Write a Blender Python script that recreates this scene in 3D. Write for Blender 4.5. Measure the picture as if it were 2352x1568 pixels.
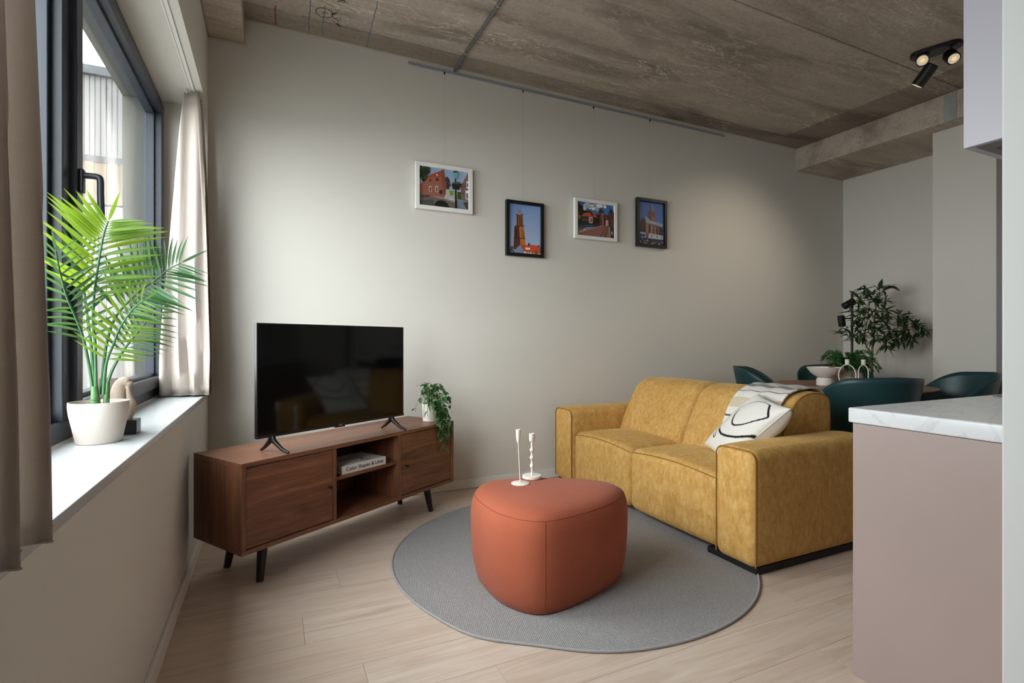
import bpy, bmesh, math, random
from mathutils import Vector, Matrix, noise as mnoise
random.seed(7)
R = math.radians
for o in list(bpy.data.objects): bpy.data.objects.remove(o, do_unlink=True)
scene = bpy.context.scene
COL = scene.collection

# ------------------------------------------------------------------ camera, sky, exposure
YAW, FPX, CAMH = R(25.09), 1183.0, 1.15
cam_d = bpy.data.cameras.new('camera'); cam_d.sensor_width = 36.0
cam_d.lens = FPX / 2352 * 36.0; cam_d.clip_start = 0.02; cam_d.clip_end = 200
cam_d.shift_y = -1.0 / 2352
cam = bpy.data.objects.new('camera', cam_d); COL.objects.link(cam)
cam.location = (0, 0, CAMH); cam.rotation_euler = (R(90), 0, -YAW)
scene.camera = cam

world = bpy.data.worlds.new('overcast_sky'); scene.world = world; world.use_nodes = True
bg = world.node_tree.nodes['Background']
bg.inputs['Color'].default_value = (0.93, 0.97, 1.0, 1); bg.inputs['Strength'].default_value = 6.0
scene.view_settings.view_transform = 'Standard'; scene.view_settings.look = 'None'
scene.view_settings.gamma = 1.0; scene.view_settings.use_curve_mapping = False
scene.view_settings.exposure = 1.25
# portal so that the sky is sampled through the window opening
pl = bpy.data.lights.new('window_portal', 'AREA'); pl.shape = 'RECTANGLE'; pl.size = 3.5; pl.size_y = 1.85
pl.cycles.is_portal = True
po = bpy.data.objects.new('window_portal', pl); COL.objects.link(po)
po.location = (-0.95, 2.0, 1.72); po.rotation_euler = (R(90), 0, R(-90))

# ------------------------------------------------------------------ room measures (metres)
XW, YB, XR, HC = -0.363, 3.80, 6.04, 3.26      # window wall, back wall, right wall, ceiling
XA, YA = 5.41, 2.60                            # face and corner of the projecting right wall
XBEAM, ZBEAM = 5.22, 3.02                      # concrete beam on the right
SILL, SOFF, XF = 0.825, 2.62, -0.62            # sill, soffit, window frame plane
YW0, YW1 = 0.30, 3.77                          # window opening along the wall
YK, XK = 0.47, 1.20                            # kitchen wall face and its end
YREAR = -1.7

def ray(px, py, t):
    """point at depth t (m) along a line of sight"""
    a = (px - 1176) / FPX
    s, c = math.sin(YAW), math.cos(YAW)
    return Vector((t*(s + a*c), t*(c - a*s), CAMH + (783 - py) / FPX * t))

# ------------------------------------------------------------------ node helpers
def lin(r, g, b): return tuple(((v/255)/12.92 if v/255 <= .04045 else ((v/255+.055)/1.055)**2.4) for v in (r, g, b)) + (1.0,)
class NT:
    def __init__(s, name):
        s.m = bpy.data.materials.new(name); s.m.use_nodes = True
        s.t = s.m.node_tree; s.n = s.t.nodes; s.l = s.t.links
        s.b = s.n['Principled BSDF']; s.out = s.n['Material Output']
    def new(s, typ, **kw):
        n = s.n.new(typ)
        for k, v in kw.items(): setattr(n, k, v)
        return n
    def put(s, sock, v):
        if isinstance(v, bpy.types.NodeSocket): s.l.new(v, sock)
        else: sock.default_value = v
    def coord(s, kind='Object', scale=(1,1,1), loc=(0,0,0), rot=(0,0,0)):
        c = s.new('ShaderNodeTexCoord'); m = s.new('ShaderNodeMapping')
        s.l.new(c.outputs[kind], m.inputs['Vector'])
        s.put(m.inputs['Scale'], scale); s.put(m.inputs['Location'], loc); s.put(m.inputs['Rotation'], rot)
        return m.outputs[0]
    def scale(s, vec, scale, loc=(0,0,0)):
        m = s.new('ShaderNodeMapping'); s.l.new(vec, m.inputs['Vector']); s.put(m.inputs['Scale'], scale); s.put(m.inputs['Location'], loc)
        return m.outputs[0]
    def noise(s, vec, scale=5, detail=4, rough=.5, dist=0):
        n = s.new('ShaderNodeTexNoise'); s.l.new(vec, n.inputs['Vector'])
        for k, v in (('Scale', scale), ('Detail', detail), ('Roughness', rough), ('Distortion', dist)): s.put(n.inputs[k], v)
        return n.outputs['Fac']
    def ramp(s, fac, stops):
        r = s.new('ShaderNodeValToRGB'); s.l.new(fac, r.inputs['Fac']); e = r.color_ramp.elements
        while len(e) < len(stops): e.new(0.5)
        for el, (p, c) in zip(e, stops):
            el.position = p; el.color = c if hasattr(c, '__len__') else (c, c, c, 1)
        return r.outputs['Color']
    def math(s, op, a, b=0.5, clamp=False):
        m = s.new('ShaderNodeMath', operation=op, use_clamp=clamp); s.put(m.inputs[0], a); s.put(m.inputs[1], b); return m.outputs[0]
    def mix(s, fac, a, b, mode='MIX'):
        m = s.new('ShaderNodeMix', data_type='RGBA', blend_type=mode)
        s.put(m.inputs['Factor'], fac); s.put(m.inputs['A'], a); s.put(m.inputs['B'], b); 
        return m.outputs['Result']
    def sep(s, vec):
        x = s.new('ShaderNodeSeparateXYZ'); s.l.new(vec, x.inputs[0]); return x.outputs
    def bump(s, h, strength=.2, dist=.01):
        b = s.new('ShaderNodeBump'); s.put(b.inputs['Height'], h); b.inputs['Strength'].default_value = strength
        b.inputs['Distance'].default_value = dist; s.l.new(b.outputs[0], s.b.inputs['Normal'])
    def set(s, **kw):
        names = dict(color='Base Color', rough='Roughness', metal='Metallic', spec='Specular IOR Level', sheen='Sheen Weight',
                     sheenr='Sheen Roughness', trans='Transmission Weight', coat='Coat Weight', emis='Emission Color', emiss='Emission Strength', sub='Subsurface Weight', sheent='Sheen Tint')
        for k, v in kw.items(): s.put(s.b.inputs[names[k]], v)
        return s.m
    def translucent(s, color, fac):
        tr = s.new('ShaderNodeBsdfTranslucent'); s.put(tr.inputs['Color'], color)
        mx = s.new('ShaderNodeMixShader'); s.put(mx.inputs[0], fac)
        s.l.new(s.b.outputs[0], mx.inputs[1]); s.l.new(tr.outputs[0], mx.inputs[2]); s.l.new(mx.outputs[0], s.out.inputs['Surface'])

MAT = {}
def plain(name, rgb, rough=.5, bump=0, bscale=200, var=0, vscale=3, **kw):
    t = NT(name); c = lin(*rgb)
    if var:
        f = t.noise(t.coord('Object'), vscale, 5, .6)
        d = tuple(max(0, v*(1-var)) for v in c[:3]) + (1,); u = tuple(min(1, v*(1+var)) for v in c[:3]) + (1,)
        col = t.ramp(f, [(.3, d), (.7, u)])
    else: col = c
    if bump: t.bump(t.noise(t.coord('Object'), bscale, 3, .6), bump, .002)
    t.set(color=col, rough=rough, **kw); MAT[name] = t.m; return t.m

plain('wall_paint', (212, 207, 199), .85, .12, 160, .02, .8)
plain('wall_white', (214, 214, 213), .7, .05, 200)
plain('white_paint', (226, 223, 218), .45)
plain('sill_white', (196, 199, 202), .25, 0)
plain('anthracite', (36, 42, 54), .42, .05, 500)
plain('black_metal', (14, 14, 15), .42)
plain('dark_gap', (18, 15, 13), .9)
plain('alu', (158, 164, 174), .35, metal=.15)
plain('zinc', (118, 122, 124), .5, .1, 60, .15, 12, metal=.4)
plain('mauve_panel', (160, 141, 136), .42, .03, 120, .03, 2)
plain('lilac_panel', (178, 174, 184), .4)
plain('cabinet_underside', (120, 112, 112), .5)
plain('chair_plastic', (22, 58, 62), .42, .04, 900)
plain('chair_leg', (16, 18, 20), .45)
plain('olive_bark', (140, 112, 84), .85, .4, 60, .3, 20)
plain('pot_cream', (208, 198, 189), .55, .02, 300)
plain('pot_soil', (60, 46, 36), .95, .6, 90)
plain('candle_white', (236, 226, 216), .5)
plain('bowl_white', (226, 216, 208), .6, .08, 150)
plain('ribbed_pot', (212, 196, 184), .75, .05, 120)
plain('book_white', (214, 209, 204), .5)
plain('book_pages', (224, 219, 210), .8)
plain('ink_black', (22, 21, 22), .6)
plain('frame_white', (232, 230, 226), .4)
plain('frame_black', (14, 13, 14), .35)
plain('stone_black', (32, 33, 38), .35, .1, 80, .2, 30)
plain('clay', (188, 168, 150), .6, .06, 60, .06, 12)
plain('sofa_plinth', (20, 18, 22), .6)
plain('chalk_blue', (92, 110, 150), .9)
plain('chalk_red', (140, 70, 60), .9)
plain('marker_black', (36, 33, 32), .8)
plain('plaster_bead', (196, 186, 170), .9, .4, 60)
plain('mortar_grey', (160, 163, 160), .9, .3, 40, .12, 10)
plain('cladding', (88, 86, 86), .6)
plain('reveal_outside', (86, 85, 80), .8)
plain('cladding_low', (92, 80, 66), .7)
plain('cladding_pale', (90, 89, 88), .7)
plain('fascia', (40, 43, 49), .6)
plain('court_ground', (120, 120, 118), .9)
plain('pastry', (176, 112, 62), .7, .3, 60, .2, 20)
plain('taupe_card', (122, 106, 94), .7)
plain('fern_leaf', (38, 92, 34), .5, 0, 0, .35, 14)
plain('hob_glass', (10, 10, 11), .08)
plain('wire_clear', (150, 146, 136), .5)

# ---- raw concrete: streaks along the boards, pale lime traces, dark damp patches
def concrete(name, tone=1.0, lime=1.0, strip=False):
    t = NT(name); w = t.coord('Object')
    a = t.noise(t.scale(w, (.45, 3.6, 3.6)), 1.6, 8, .62, .4)
    k = lambda r, g, b: tuple(c*tone for c in lin(r, g, b)[:3]) + (1,)
    base = t.ramp(a, [(.28, k(128, 114, 102)), (.5, k(168, 155, 142)), (.74, k(194, 182, 168))])
    pores = t.noise(w, 45, 6, .7)
    base = t.mix(.35, base, t.ramp(pores, [(.3, k(120, 108, 97)), (.75, k(205, 194, 180))]), 'MIX')
    # long dark damp bands
    d = t.ramp(t.noise(t.scale(w, (.55, 2.4, 1)), 1.1, 5, .55, .8), [(.52, 0.0), (.68, 1.0)])
    base = t.mix(t.math('MULTIPLY', d, .65), base, k(92, 80, 68))
    # lime squiggles: contour lines of a distorted noise, only in patches
    n1 = t.noise(t.scale(w, (.75, 3.0, 1)), 2.8, 6, .62, 1.1)
    line = t.ramp(t.math('ABSOLUTE', t.math('SUBTRACT', n1, .5)), [(.002, 1.0), (.014, 0.0)])
    patch = t.ramp(t.noise(t.scale(w, (.6, 1.5, 1)), 1.3, 4, .6), [(.46, 0.0), (.62, 1.0)])
    base = t.mix(t.math('MULTIPLY', t.math('MULTIPLY', line, patch), .7*lime), base, k(222, 210, 196))
    n2 = t.noise(t.scale(w, (.5, 7.0, 1), (3, 7, 0)), 3.4, 7, .7, .6)
    base = t.mix(t.math('MULTIPLY', t.ramp(n2, [(.6, 0.0), (.72, 1.0)]), .55*lime), base, k(214, 202, 188))
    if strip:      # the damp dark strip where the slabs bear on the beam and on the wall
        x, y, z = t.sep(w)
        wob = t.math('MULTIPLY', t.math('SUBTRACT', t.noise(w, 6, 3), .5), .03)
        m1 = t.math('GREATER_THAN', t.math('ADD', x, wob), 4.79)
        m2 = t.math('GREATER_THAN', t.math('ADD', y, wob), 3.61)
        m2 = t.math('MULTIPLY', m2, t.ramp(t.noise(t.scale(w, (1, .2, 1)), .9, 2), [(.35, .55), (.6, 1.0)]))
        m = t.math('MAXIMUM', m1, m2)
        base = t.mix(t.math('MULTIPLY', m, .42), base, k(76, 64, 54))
    t.set(color=base, rough=.9)
    t.bump(t.math('ADD', t.math('MULTIPLY', a, .6), t.math('MULTIPLY', pores, .4)), .35, .01)
    MAT[name] = t.m
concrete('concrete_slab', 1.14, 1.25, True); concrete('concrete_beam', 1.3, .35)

# ---- oak laminate floor
t = NT('oak_plank'); oi = t.new('ShaderNodeObjectInfo'); rnd = oi.outputs['Random']
tc = t.new('ShaderNodeTexCoord'); vm = t.new('ShaderNodeVectorMath', operation='MULTIPLY_ADD')
t.l.new(tc.outputs['Object'], vm.inputs[0]); vm.inputs[1].default_value = (1, 1, 1)
cv = t.new('ShaderNodeCombineXYZ'); r100 = t.math('MULTIPLY', rnd, 37.0)
for i in range(3): t.l.new(r100, cv.inputs[i])
t.l.new(cv.outputs[0], vm.inputs[2]); v = vm.outputs[0]
g = t.noise(t.scale(v, (1.1, 13, 1)), 1.5, 7, .6, .9)
g2 = t.noise(t.scale(v, (3, 90, 1)), 1.5, 4, .6, .3)
c1 = t.ramp(g, [(.25, lin(182, 156, 138)), (.5, lin(209, 189, 173)), (.75, lin(222, 206, 193))])
c2 = t.mix(.22, c1, t.ramp(g2, [(.3, lin(172, 146, 128)), (.7, lin(226, 212, 200))]))
c3 = t.mix(t.math('MULTIPLY', rnd, .35), c2, lin(200, 175, 156))
t.set(color=c3, rough=t.math('ADD', t.math('MULTIPLY', g, .15), .36)); t.bump(g2, .06, .002); MAT['oak_plank'] = t.m

# ---- walnut veneer, grain along local X (or Z for the sides)
def walnut(name, axis, c=(1, 1, 1)):
    t = NT(name); sc = (1, 14, 14) if axis == 'X' else (14, 14, 1)
    w = t.coord('Object')
    g = t.noise(t.scale(w, sc), 1.5, 7, .6, 1.1)
    f = t.noise(t.scale(w, tuple(s*5 for s in sc)), 2.0, 4, .6)
    col = t.ramp(g, [(.27, lin(54, 31, 22)), (.42, lin(104, 64, 44)), (.55, lin(122, 77, 54)), (.72, lin(152, 104, 76))])
    col = t.mix(.3, col, t.ramp(f, [(.3, lin(60, 36, 25)), (.7, lin(146, 98, 72))]))
    t.set(color=col, rough=.42); t.bump(f, .05, .001); MAT[name] = t.m
walnut('walnut_x', 'X'); walnut('walnut_z', 'Z')

# ---- mottled chenille of the sofa
t = NT('mustard_velvet'); w = t.coord('Object')
a = t.noise(w, 7, 9, .72, 1.0); b = t.noise(t.scale(w, (1, 1, .5)), 48, 6, .7, .4); c = t.noise(w, 420, 2)
col = t.ramp(a, [(.3, lin(178, 132, 66)), (.5, lin(198, 152, 84)), (.68, lin(214, 174, 110))])
col = t.mix(.4, col, t.ramp(b, [(.33, lin(162, 116, 56)), (.5, lin(200, 153, 84)), (.68, lin(230, 196, 138))]))
t.set(color=col, rough=.85, sheen=.35, sheenr=.4, spec=.25, sheent=lin(240, 205, 140)); t.bump(t.math('ADD', b, t.math('MULTIPLY', c, .5)), .25, .003); MAT['mustard_velvet'] = t.m
plain('sofa_piping', (150, 108, 48), .85)

# ---- rust wool of the pouf
t = NT('rust_wool'); w = t.coord('Object'); f = t.noise(w, 500, 2, .6); l = t.noise(w, 3, 4, .6)
t.set(color=t.mix(.35, t.ramp(l, [(.3, lin(160, 82, 58)), (.7, lin(174, 93, 67))]), t.ramp(f, [(.3, lin(138, 68, 48)), (.7, lin(190, 108, 80))])), rough=.9, sheen=.08, spec=.2)
t.bump(f, .25, .001); MAT['rust_wool'] = t.m
plain('rust_seam', (138, 68, 48), .9)

# ---- flat woven rug
t = NT('grey_weave'); w = t.coord('Object', rot=(0, 0, R(58)))
x, y, z = t.sep(w)
sx = t.math('SINE', t.math('MULTIPLY', x, 2*math.pi/.0105)); sy = t.math('SINE', t.math('MULTIPLY', y, 2*math.pi/.0105))
wv = t.math('ADD', t.math('MULTIPLY', t.math('MULTIPLY', sx, sy), .5), .5)
nn = t.noise(w, 130, 3, .6)
col = t.mix(.5, t.ramp(wv, [(.2, lin(118, 119, 124)), (.8, lin(186, 182, 180))]), t.ramp(nn, [(.35, lin(128, 127, 131)), (.65, lin(178, 173, 170))]))
t.set(color=col, rough=.95, spec=.15); t.bump(t.math('ADD', wv, nn), .5, .003); MAT['grey_weave'] = t.m
plain('rug_binding', (164, 162, 163), .95, .5, 300, .06, 60)

# ---- linen curtain
t = NT('linen'); w = t.coord('Object')
f = t.noise(t.scale(w, (3, 3, 60)), 8, 3, .6); f2 = t.noise(t.scale(w, (60, 60, 3)), 8, 3, .6)
t.set(color=t.ramp(t.math('MULTIPLY', t.math('ADD', f, f2), .5), [(.3, lin(200, 188, 179)), (.7, lin(212, 201, 193))]), rough=.95, spec=.1)
t.translucent(lin(212, 205, 198), .40); MAT['linen'] = t.m

# ---- worktop marble laminate
t = NT('marble_top'); w = t.coord('Object')
n = t.noise(t.scale(w, (1.4, 2.6, 2.6), (0, .3, 0)), 2.2, 7, .6, 1.6)
v = t.ramp(t.math('ABSOLUTE', t.math('SUBTRACT', n, .5)), [(.0, 1.0), (.03, 0.0)])
t.set(color=t.mix(t.math('MULTIPLY', v, .35), lin(214, 214, 217), lin(170, 171, 178)), rough=.26); MAT['marble_top'] = t.m

# ---- television
plain('tv_body', (12, 12, 13), .4)
t = NT('tv_screen'); t.set(color=lin(5, 5, 6), rough=.07, spec=.3); MAT['tv_screen'] = t.m

# ---- leaves
def leaf(name, c1, c2, tr, fac=.35, rough=.42):
    t = NT(name); oi = t.new('ShaderNodeObjectInfo')
    t.set(color=t.mix(oi.outputs['Random'], lin(*c1), lin(*c2)), rough=rough)
    t.translucent(t.mix(oi.outputs['Random'], lin(*tr), lin(*[min(255, x+14) for x in tr])), fac); MAT[name] = t.m
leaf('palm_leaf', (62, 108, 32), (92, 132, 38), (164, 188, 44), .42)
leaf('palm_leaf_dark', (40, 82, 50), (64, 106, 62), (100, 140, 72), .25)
leaf('olive_leaf', (30, 54, 28), (66, 88, 48), (80, 108, 50), .18, .4)
leaf('vine_leaf', (44, 82, 42), (98, 136, 84), (100, 140, 76), .2, .42)
plain('palm_stem', (52, 98, 58), .5, .1, 80, .25, 25)
plain('palm_trunk', (74, 116, 66), .55, .2, 60, .3, 30)
plain('vine_stem', (84, 108, 66), .6)
plain('olive_fruit', (30, 34, 24), .3)

# ---- thin window glass: clear with a Fresnel reflection
t = NT('glass'); tr = t.new('ShaderNodeBsdfTransparent'); gl = t.new('ShaderNodeBsdfGlossy'); gl.inputs['Roughness'].default_value = .0
fr = t.new('ShaderNodeFresnel'); gm = t.new('ShaderNodeNewGeometry'); t.l.new(t.math('SUBTRACT', 1.5, t.math('MULTIPLY', gm.outputs['Backfacing'], 1.5-1/1.5)), fr.inputs['IOR']); mx = t.new('ShaderNodeMixShader')
tr.inputs['Color'].default_value = (.94, .96, .95, 1)
t.l.new(fr.outputs[0], mx.inputs[0]); t.l.new(tr.outputs[0], mx.inputs[1]); t.l.new(gl.outputs[0], mx.inputs[2]); t.l.new(mx.outputs[0], t.out.inputs['Surface']); MAT['glass'] = t.m
# ---- printed pictures and cushions: colour stored on the mesh
def painted(name, rough):
    t = NT(name); a = t.new('ShaderNodeAttribute'); a.attribute_name = 'Col'
    n = t.noise(t.coord('Object'), 70, 4, .6)
    t.set(color=t.mix(.16, a.outputs['Color'], t.mix(1.0, a.outputs['Color'], t.ramp(n, [(.3, .2), (.7, 1.0)]), 'MULTIPLY')), rough=rough); MAT[name] = t.m
painted('photo_print', .35)
t = NT('cushion_print'); a = t.new('ShaderNodeAttribute'); a.attribute_name = 'Col'
t.set(color=a.outputs['Color'], rough=.9, spec=.15); t.bump(t.noise(t.coord('Object'), 400, 2), .15, .001); MAT['cushion_print'] = t.m
# ---- striped throw, stripes along U
t = NT('striped_throw'); uv = t.coord('UV'); u, vv, zz = t.sep(uv)
st = t.new('ShaderNodeValToRGB'); st.color_ramp.interpolation = 'CONSTANT'; t.l.new(vv, st.inputs[0]); e = st.color_ramp.elements
cr, gy, be, dk, wh = lin(206, 198, 188), lin(140, 139, 140), lin(206, 190, 168), lin(92, 88, 88), lin(226, 220, 212)
stops = [(0, wh), (.06, gy), (.1, wh), (.16, dk), (.167, wh), (.2, be), (.27, wh), (.335, dk), (.343, wh), (.41, gy), (.45, cr), (1, cr)]
while len(e) < len(stops): e.new(.5)
for el, (p, c) in zip(e, stops): el.position = p; el.color = c
t.set(color=st.outputs[0], rough=.95, spec=.1); t.bump(t.noise(t.coord('Object'), 220, 3), .4, .002); MAT['striped_throw'] = t.m
# ---- lamps
t = NT('lamp_warm'); t.set(color=(0, 0, 0, 1), emis=(1, .62, .22, 1), emiss=.42); MAT['lamp_warm'] = t.m
t = NT('lamp_ring'); t.set(color=lin(190, 186, 176), emis=(1, .85, .6, 1), emiss=.16, rough=.3); MAT['lamp_ring'] = t.m

# ------------------------------------------------------------------ mesh helpers
class MB:
    def __init__(s): s.v = []; s.f = []; s.mi = []; s.cur = 0
    def add(s, vs, fs):
        o = len(s.v); s.v += [tuple(p) for p in vs]
        for f in fs: s.f.append(tuple(i + o for i in f)); s.mi.append(s.cur)
        return s
    def box(s, x0, x1, y0, y1, z0, z1):
        return s.add([(x, y, z) for z in (z0, z1) for y in (y0, y1) for x in (x0, x1)],
                     [(0, 2, 3, 1), (4, 5, 7, 6), (0, 1, 5, 4), (2, 6, 7, 3), (0, 4, 6, 2), (1, 3, 7, 5)])
    def lathe(s, prof, c=(0, 0, 0), n=32, cap=True):
        vs, fs = [], []
        for r, z in prof:
            for i in range(n):
                a = 2*math.pi*i/n; vs.append((c[0] + r*math.cos(a), c[1] + r*math.sin(a), c[2] + z))
        for j in range(len(prof)-1):
            for i in range(n): k = (i+1) % n; fs.append((j*n+i, j*n+k, (j+1)*n+k, (j+1)*n+i))
        if cap: fs.append(tuple(reversed(range(n)))); fs.append(tuple(range((len(prof)-1)*n, len(prof)*n)))
        return s.add(vs, fs)
    def tube(s, pts, rad, n=8, closed=False, cap=True):
        pts = [Vector(p) for p in pts]; m = len(pts); vs, fs = [], []
        rs = rad if hasattr(rad, '__len__') else [rad]*m
        up = None
        for i, p in enumerate(pts):
            if closed: d = pts[(i+1) % m] - pts[i-1]
            else: d = pts[min(i+1, m-1)] - pts[max(i-1, 0)]
            d.normalize()
            if up is None: up = Vector((0, 0, 1)) if abs(d.z) < .9 else Vector((1, 0, 0))
            sd = d.cross(up).normalized(); up = sd.cross(d).normalized()
            for k in range(n):
                a = 2*math.pi*k/n; vs.append(p + (sd*math.cos(a) + up*math.sin(a))*rs[i])
        for i in range(m if closed else m-1):
            j = (i+1) % m
            for k in range(n): q = (k+1) % n; fs.append((i*n+k, i*n+q, j*n+q, j*n+k))
        if cap and not closed: fs.append(tuple(reversed(range(n)))); fs.append(tuple(range((m-1)*n, m*n)))
        return s.add(vs, fs)
    def cyl(s, a, b, r, r2=None, n=20): return s.tube([a, b], [r, r if r2 is None else r2], n)
    def prism(s, poly, axis, a, b):
        """extrude a 2-D polygon along an axis ('X','Y','Z') from a to b"""
        def p3(u, v, w): return {'X': (w, u, v), 'Y': (u, w, v), 'Z': (u, v, w)}[axis]
        n = len(poly); vs = [p3(u, v, a) for u, v in poly] + [p3(u, v, b) for u, v in poly]
        return s.add(vs, [tuple(reversed(range(n))), tuple(range(n, 2*n))] + [(i, (i+1) % n, n+(i+1) % n, n+i) for i in range(n)])
    def loft(s, rings, cap=True):
        n = len(rings[0]); vs = [p for r in rings for p in r]; fs = []
        for j in range(len(rings)-1):
            for i in range(n): k = (i+1) % n; fs.append((j*n+i, j*n+k, (j+1)*n+k, (j+1)*n+i))
        if cap: fs.append(tuple(reversed(range(n)))); fs.append(tuple(range((len(rings)-1)*n, len(rings)*n)))
        return s.add(vs, fs)
    def grid(s, fn, nu, nv, closed_u=False):
        vs = [fn(i/(nu if closed_u else nu-1), j/(nv-1)) for j in range(nv) for i in range(nu)]; fs = []
        for j in range(nv-1):
            for i in range(nu if closed_u else nu-1):
                k = (i+1) % nu; fs.append((j*nu+i, j*nu+k, (j+1)*nu+k, (j+1)*nu+i))
        return s.add(vs, fs)
    def rbox(s, x0, x1, y0, y1, z0, z1, r, k=4, m=5, deform=None):
        h = Vector(((x1-x0)/2, (y1-y0)/2, (z1-z0)/2)); c = Vector(((x0+x1)/2, (y0+y1)/2, (z0+z1)/2)); r = min(r, min(h)*.999)
        def axis(hh):
            i = hh - r; co = [i + r*math.tan(math.pi/4*q/k) for q in range(1, k+1)]
            return [-q for q in reversed(co)] + [-i + 2*i*q/m for q in range(m+1)] + co
        ax = [axis(h[q]) for q in range(3)]; bm = bmesh.new()
        cache = {}
        def vert(p):
            key = tuple(round(q, 6) for q in p)
            if key not in cache:
                q = Vector([max(-(h[i]-r), min(h[i]-r, p[i])) for i in range(3)]); d = Vector(p) - q
                o = q + (d.normalized()*r if d.length > 1e-9 else d)
                w = o + c
                if deform: w = deform(w)
                cache[key] = len(cache); s.v.append(tuple(w))
            return cache[key] + base
        base = len(s.v)
        for d in range(3):
            a, b = [(1, 2), (2, 0), (0, 1)][d]
            for sg in (-1, 1):
                for i in range(len(ax[a])-1):
                    for j in range(len(ax[b])-1):
                        q = []
                        for (ii, jj) in ((i, j), (i+1, j), (i+1, j+1), (i, j+1)):
                            p = [0, 0, 0]; p[d] = sg*h[d]; p[a] = ax[a][ii]; p[b] = ax[b][jj]; q.append(vert(p))
                        s.f.append(tuple(q) if sg > 0 else tuple(reversed(q))); s.mi.append(s.cur)
        bm.free(); return s
    def mesh(s, name):
        me = bpy.data.meshes.new(name); me.from_pydata(s.v, [], s.f); me.update(); return me
    def build(s, name, mats, parent=None, smooth=None, bevel=0, seg=2, sub=0):
        me = s.mesh(name)
        for m in (mats if isinstance(mats, (list, tuple)) else [mats]): me.materials.append(MAT[m])
        if isinstance(mats, (list, tuple)) and len(mats) > 1: me.polygons.foreach_set('material_index', s.mi)
        if smooth is not None:
            me.polygons.foreach_set('use_smooth', [True]*len(me.polygons)); me.set_sharp_from_angle(angle=R(smooth))
        o = bpy.data.objects.new(name, me); COL.objects.link(o); o.parent = parent
        if bevel:
            b = o.modifiers.new('bevel', 'BEVEL'); b.width = bevel; b.segments = seg; b.limit_method = 'ANGLE'; b.angle_limit = R(40)
        if sub:
            q = o.modifiers.new('subd', 'SUBSURF'); q.levels = sub; q.render_levels = sub
        return o

def tag(o, label, cat, group=None):
    o['label'] = label; o['category'] = cat
    if group: o['group'] = group
    return o
def struct(o, label=None, cat=None):
    o['kind'] = 'structure'
    if label: o['label'] = label
    if cat: o['category'] = cat
    return o
def thing(name, label, cat, loc=(0, 0, 0), rz=0, group=None):
    o = bpy.data.objects.new(name, None); COL.objects.link(o); o.location = loc; o.rotation_euler = (0, 0, rz)
    o.empty_display_size = .1; return tag(o, label, cat, group)
def empty(name, loc=(0, 0, 0), rz=0, parent=None):
    o = bpy.data.objects.new(name, None); COL.objects.link(o); o.location = loc; o.rotation_euler = (0, 0, rz); o.parent = parent
    o.empty_display_size = .1; return o
def inst(name, me, parent, matrix):
    o = bpy.data.objects.new(name, me); COL.objects.link(o); o.parent = parent; o.matrix_basis = matrix; return o
def crom(pts, n=8, closed=False):
    pts = [Vector(p) for p in pts]; m = len(pts); out = []
    g = (lambda i: pts[i % m]) if closed else (lambda i: pts[max(0, min(m-1, i))])
    for i in range(m if closed else m-1):
        a, b, c, d = g(i-1), g(i), g(i+1), g(i+2)
        for k in range(n):
            t = k/n; out.append(.5*((2*b) + (c-a)*t + (2*a-5*b+4*c-d)*t*t + (3*b-a-3*c+d)*t**3))
    if not closed: out.append(pts[-1])
    return out
def frame_matrix(p, x, up, s=(1, 1, 1)):
    x = Vector(x).normalized(); up = Vector(up); y = up.cross(x).normalized(); z = x.cross(y)
    return Matrix(((x.x*s[0], y.x*s[1], z.x*s[2], p[0]), (x.y*s[0], y.y*s[1], z.y*s[2], p[1]), (x.z*s[0], y.z*s[1], z.z*s[2], p[2]), (0, 0, 0, 1)))

# ================================================================== THE ROOM
# floor: laminate planks running along X, each its own piece
fl = struct(MB().box(XW-.45, XR+.2, YREAR-.1, YB+.2, -.12, -.012).build('floor', 'dark_gap'))
rowi = 0; y = 2.10 - .21*19
while y < YB:
    y0, y1 = max(y, YREAR) + .0006, min(y + .21, YB) - .0006
    rr = random.Random(rowi*13 + 5)
    start = {19: .118 - 1.38, 20: .297 - 1.38 + .6, 21: .297 - 1.38}.get(rowi, XW - rr.uniform(.1, 1.38))
    while start > XW: start -= 1.38
    x = start
    if y1 - y0 > .02:
        while x < XR:
            x0, x1 = max(x, XW) + .0006, min(x + 1.38, XR) - .0006
            if x1 - x0 > .03:
                cx, cy = (x0+x1)/2, (y0+y1)/2
                p = MB().box(x0-cx, x1-cx, y0-cy, y1-cy, -.012, 0).build('plank', 'oak_plank', fl); p.location = (cx, cy, 0)
            x += 1.38
    y += .21; rowi += 1

# ceiling: precast concrete slabs with open joints
ce = struct(MB().box(XW-.45, XR+.2, YREAR-.1, YB+.2, HC+.05, HC+.3).build('ceiling', 'dark_gap'))
for a, b in ((3.612, 3.80), (2.312, 3.608), (1.012, 2.306), (-.288, 1.006), (YREAR, -.294)):
    m = MB(); m.box(XW, XR, a, b, HC, HC+.06); m.build('slab_panel', 'concrete_slab', ce, bevel=.004, seg=1)
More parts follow.
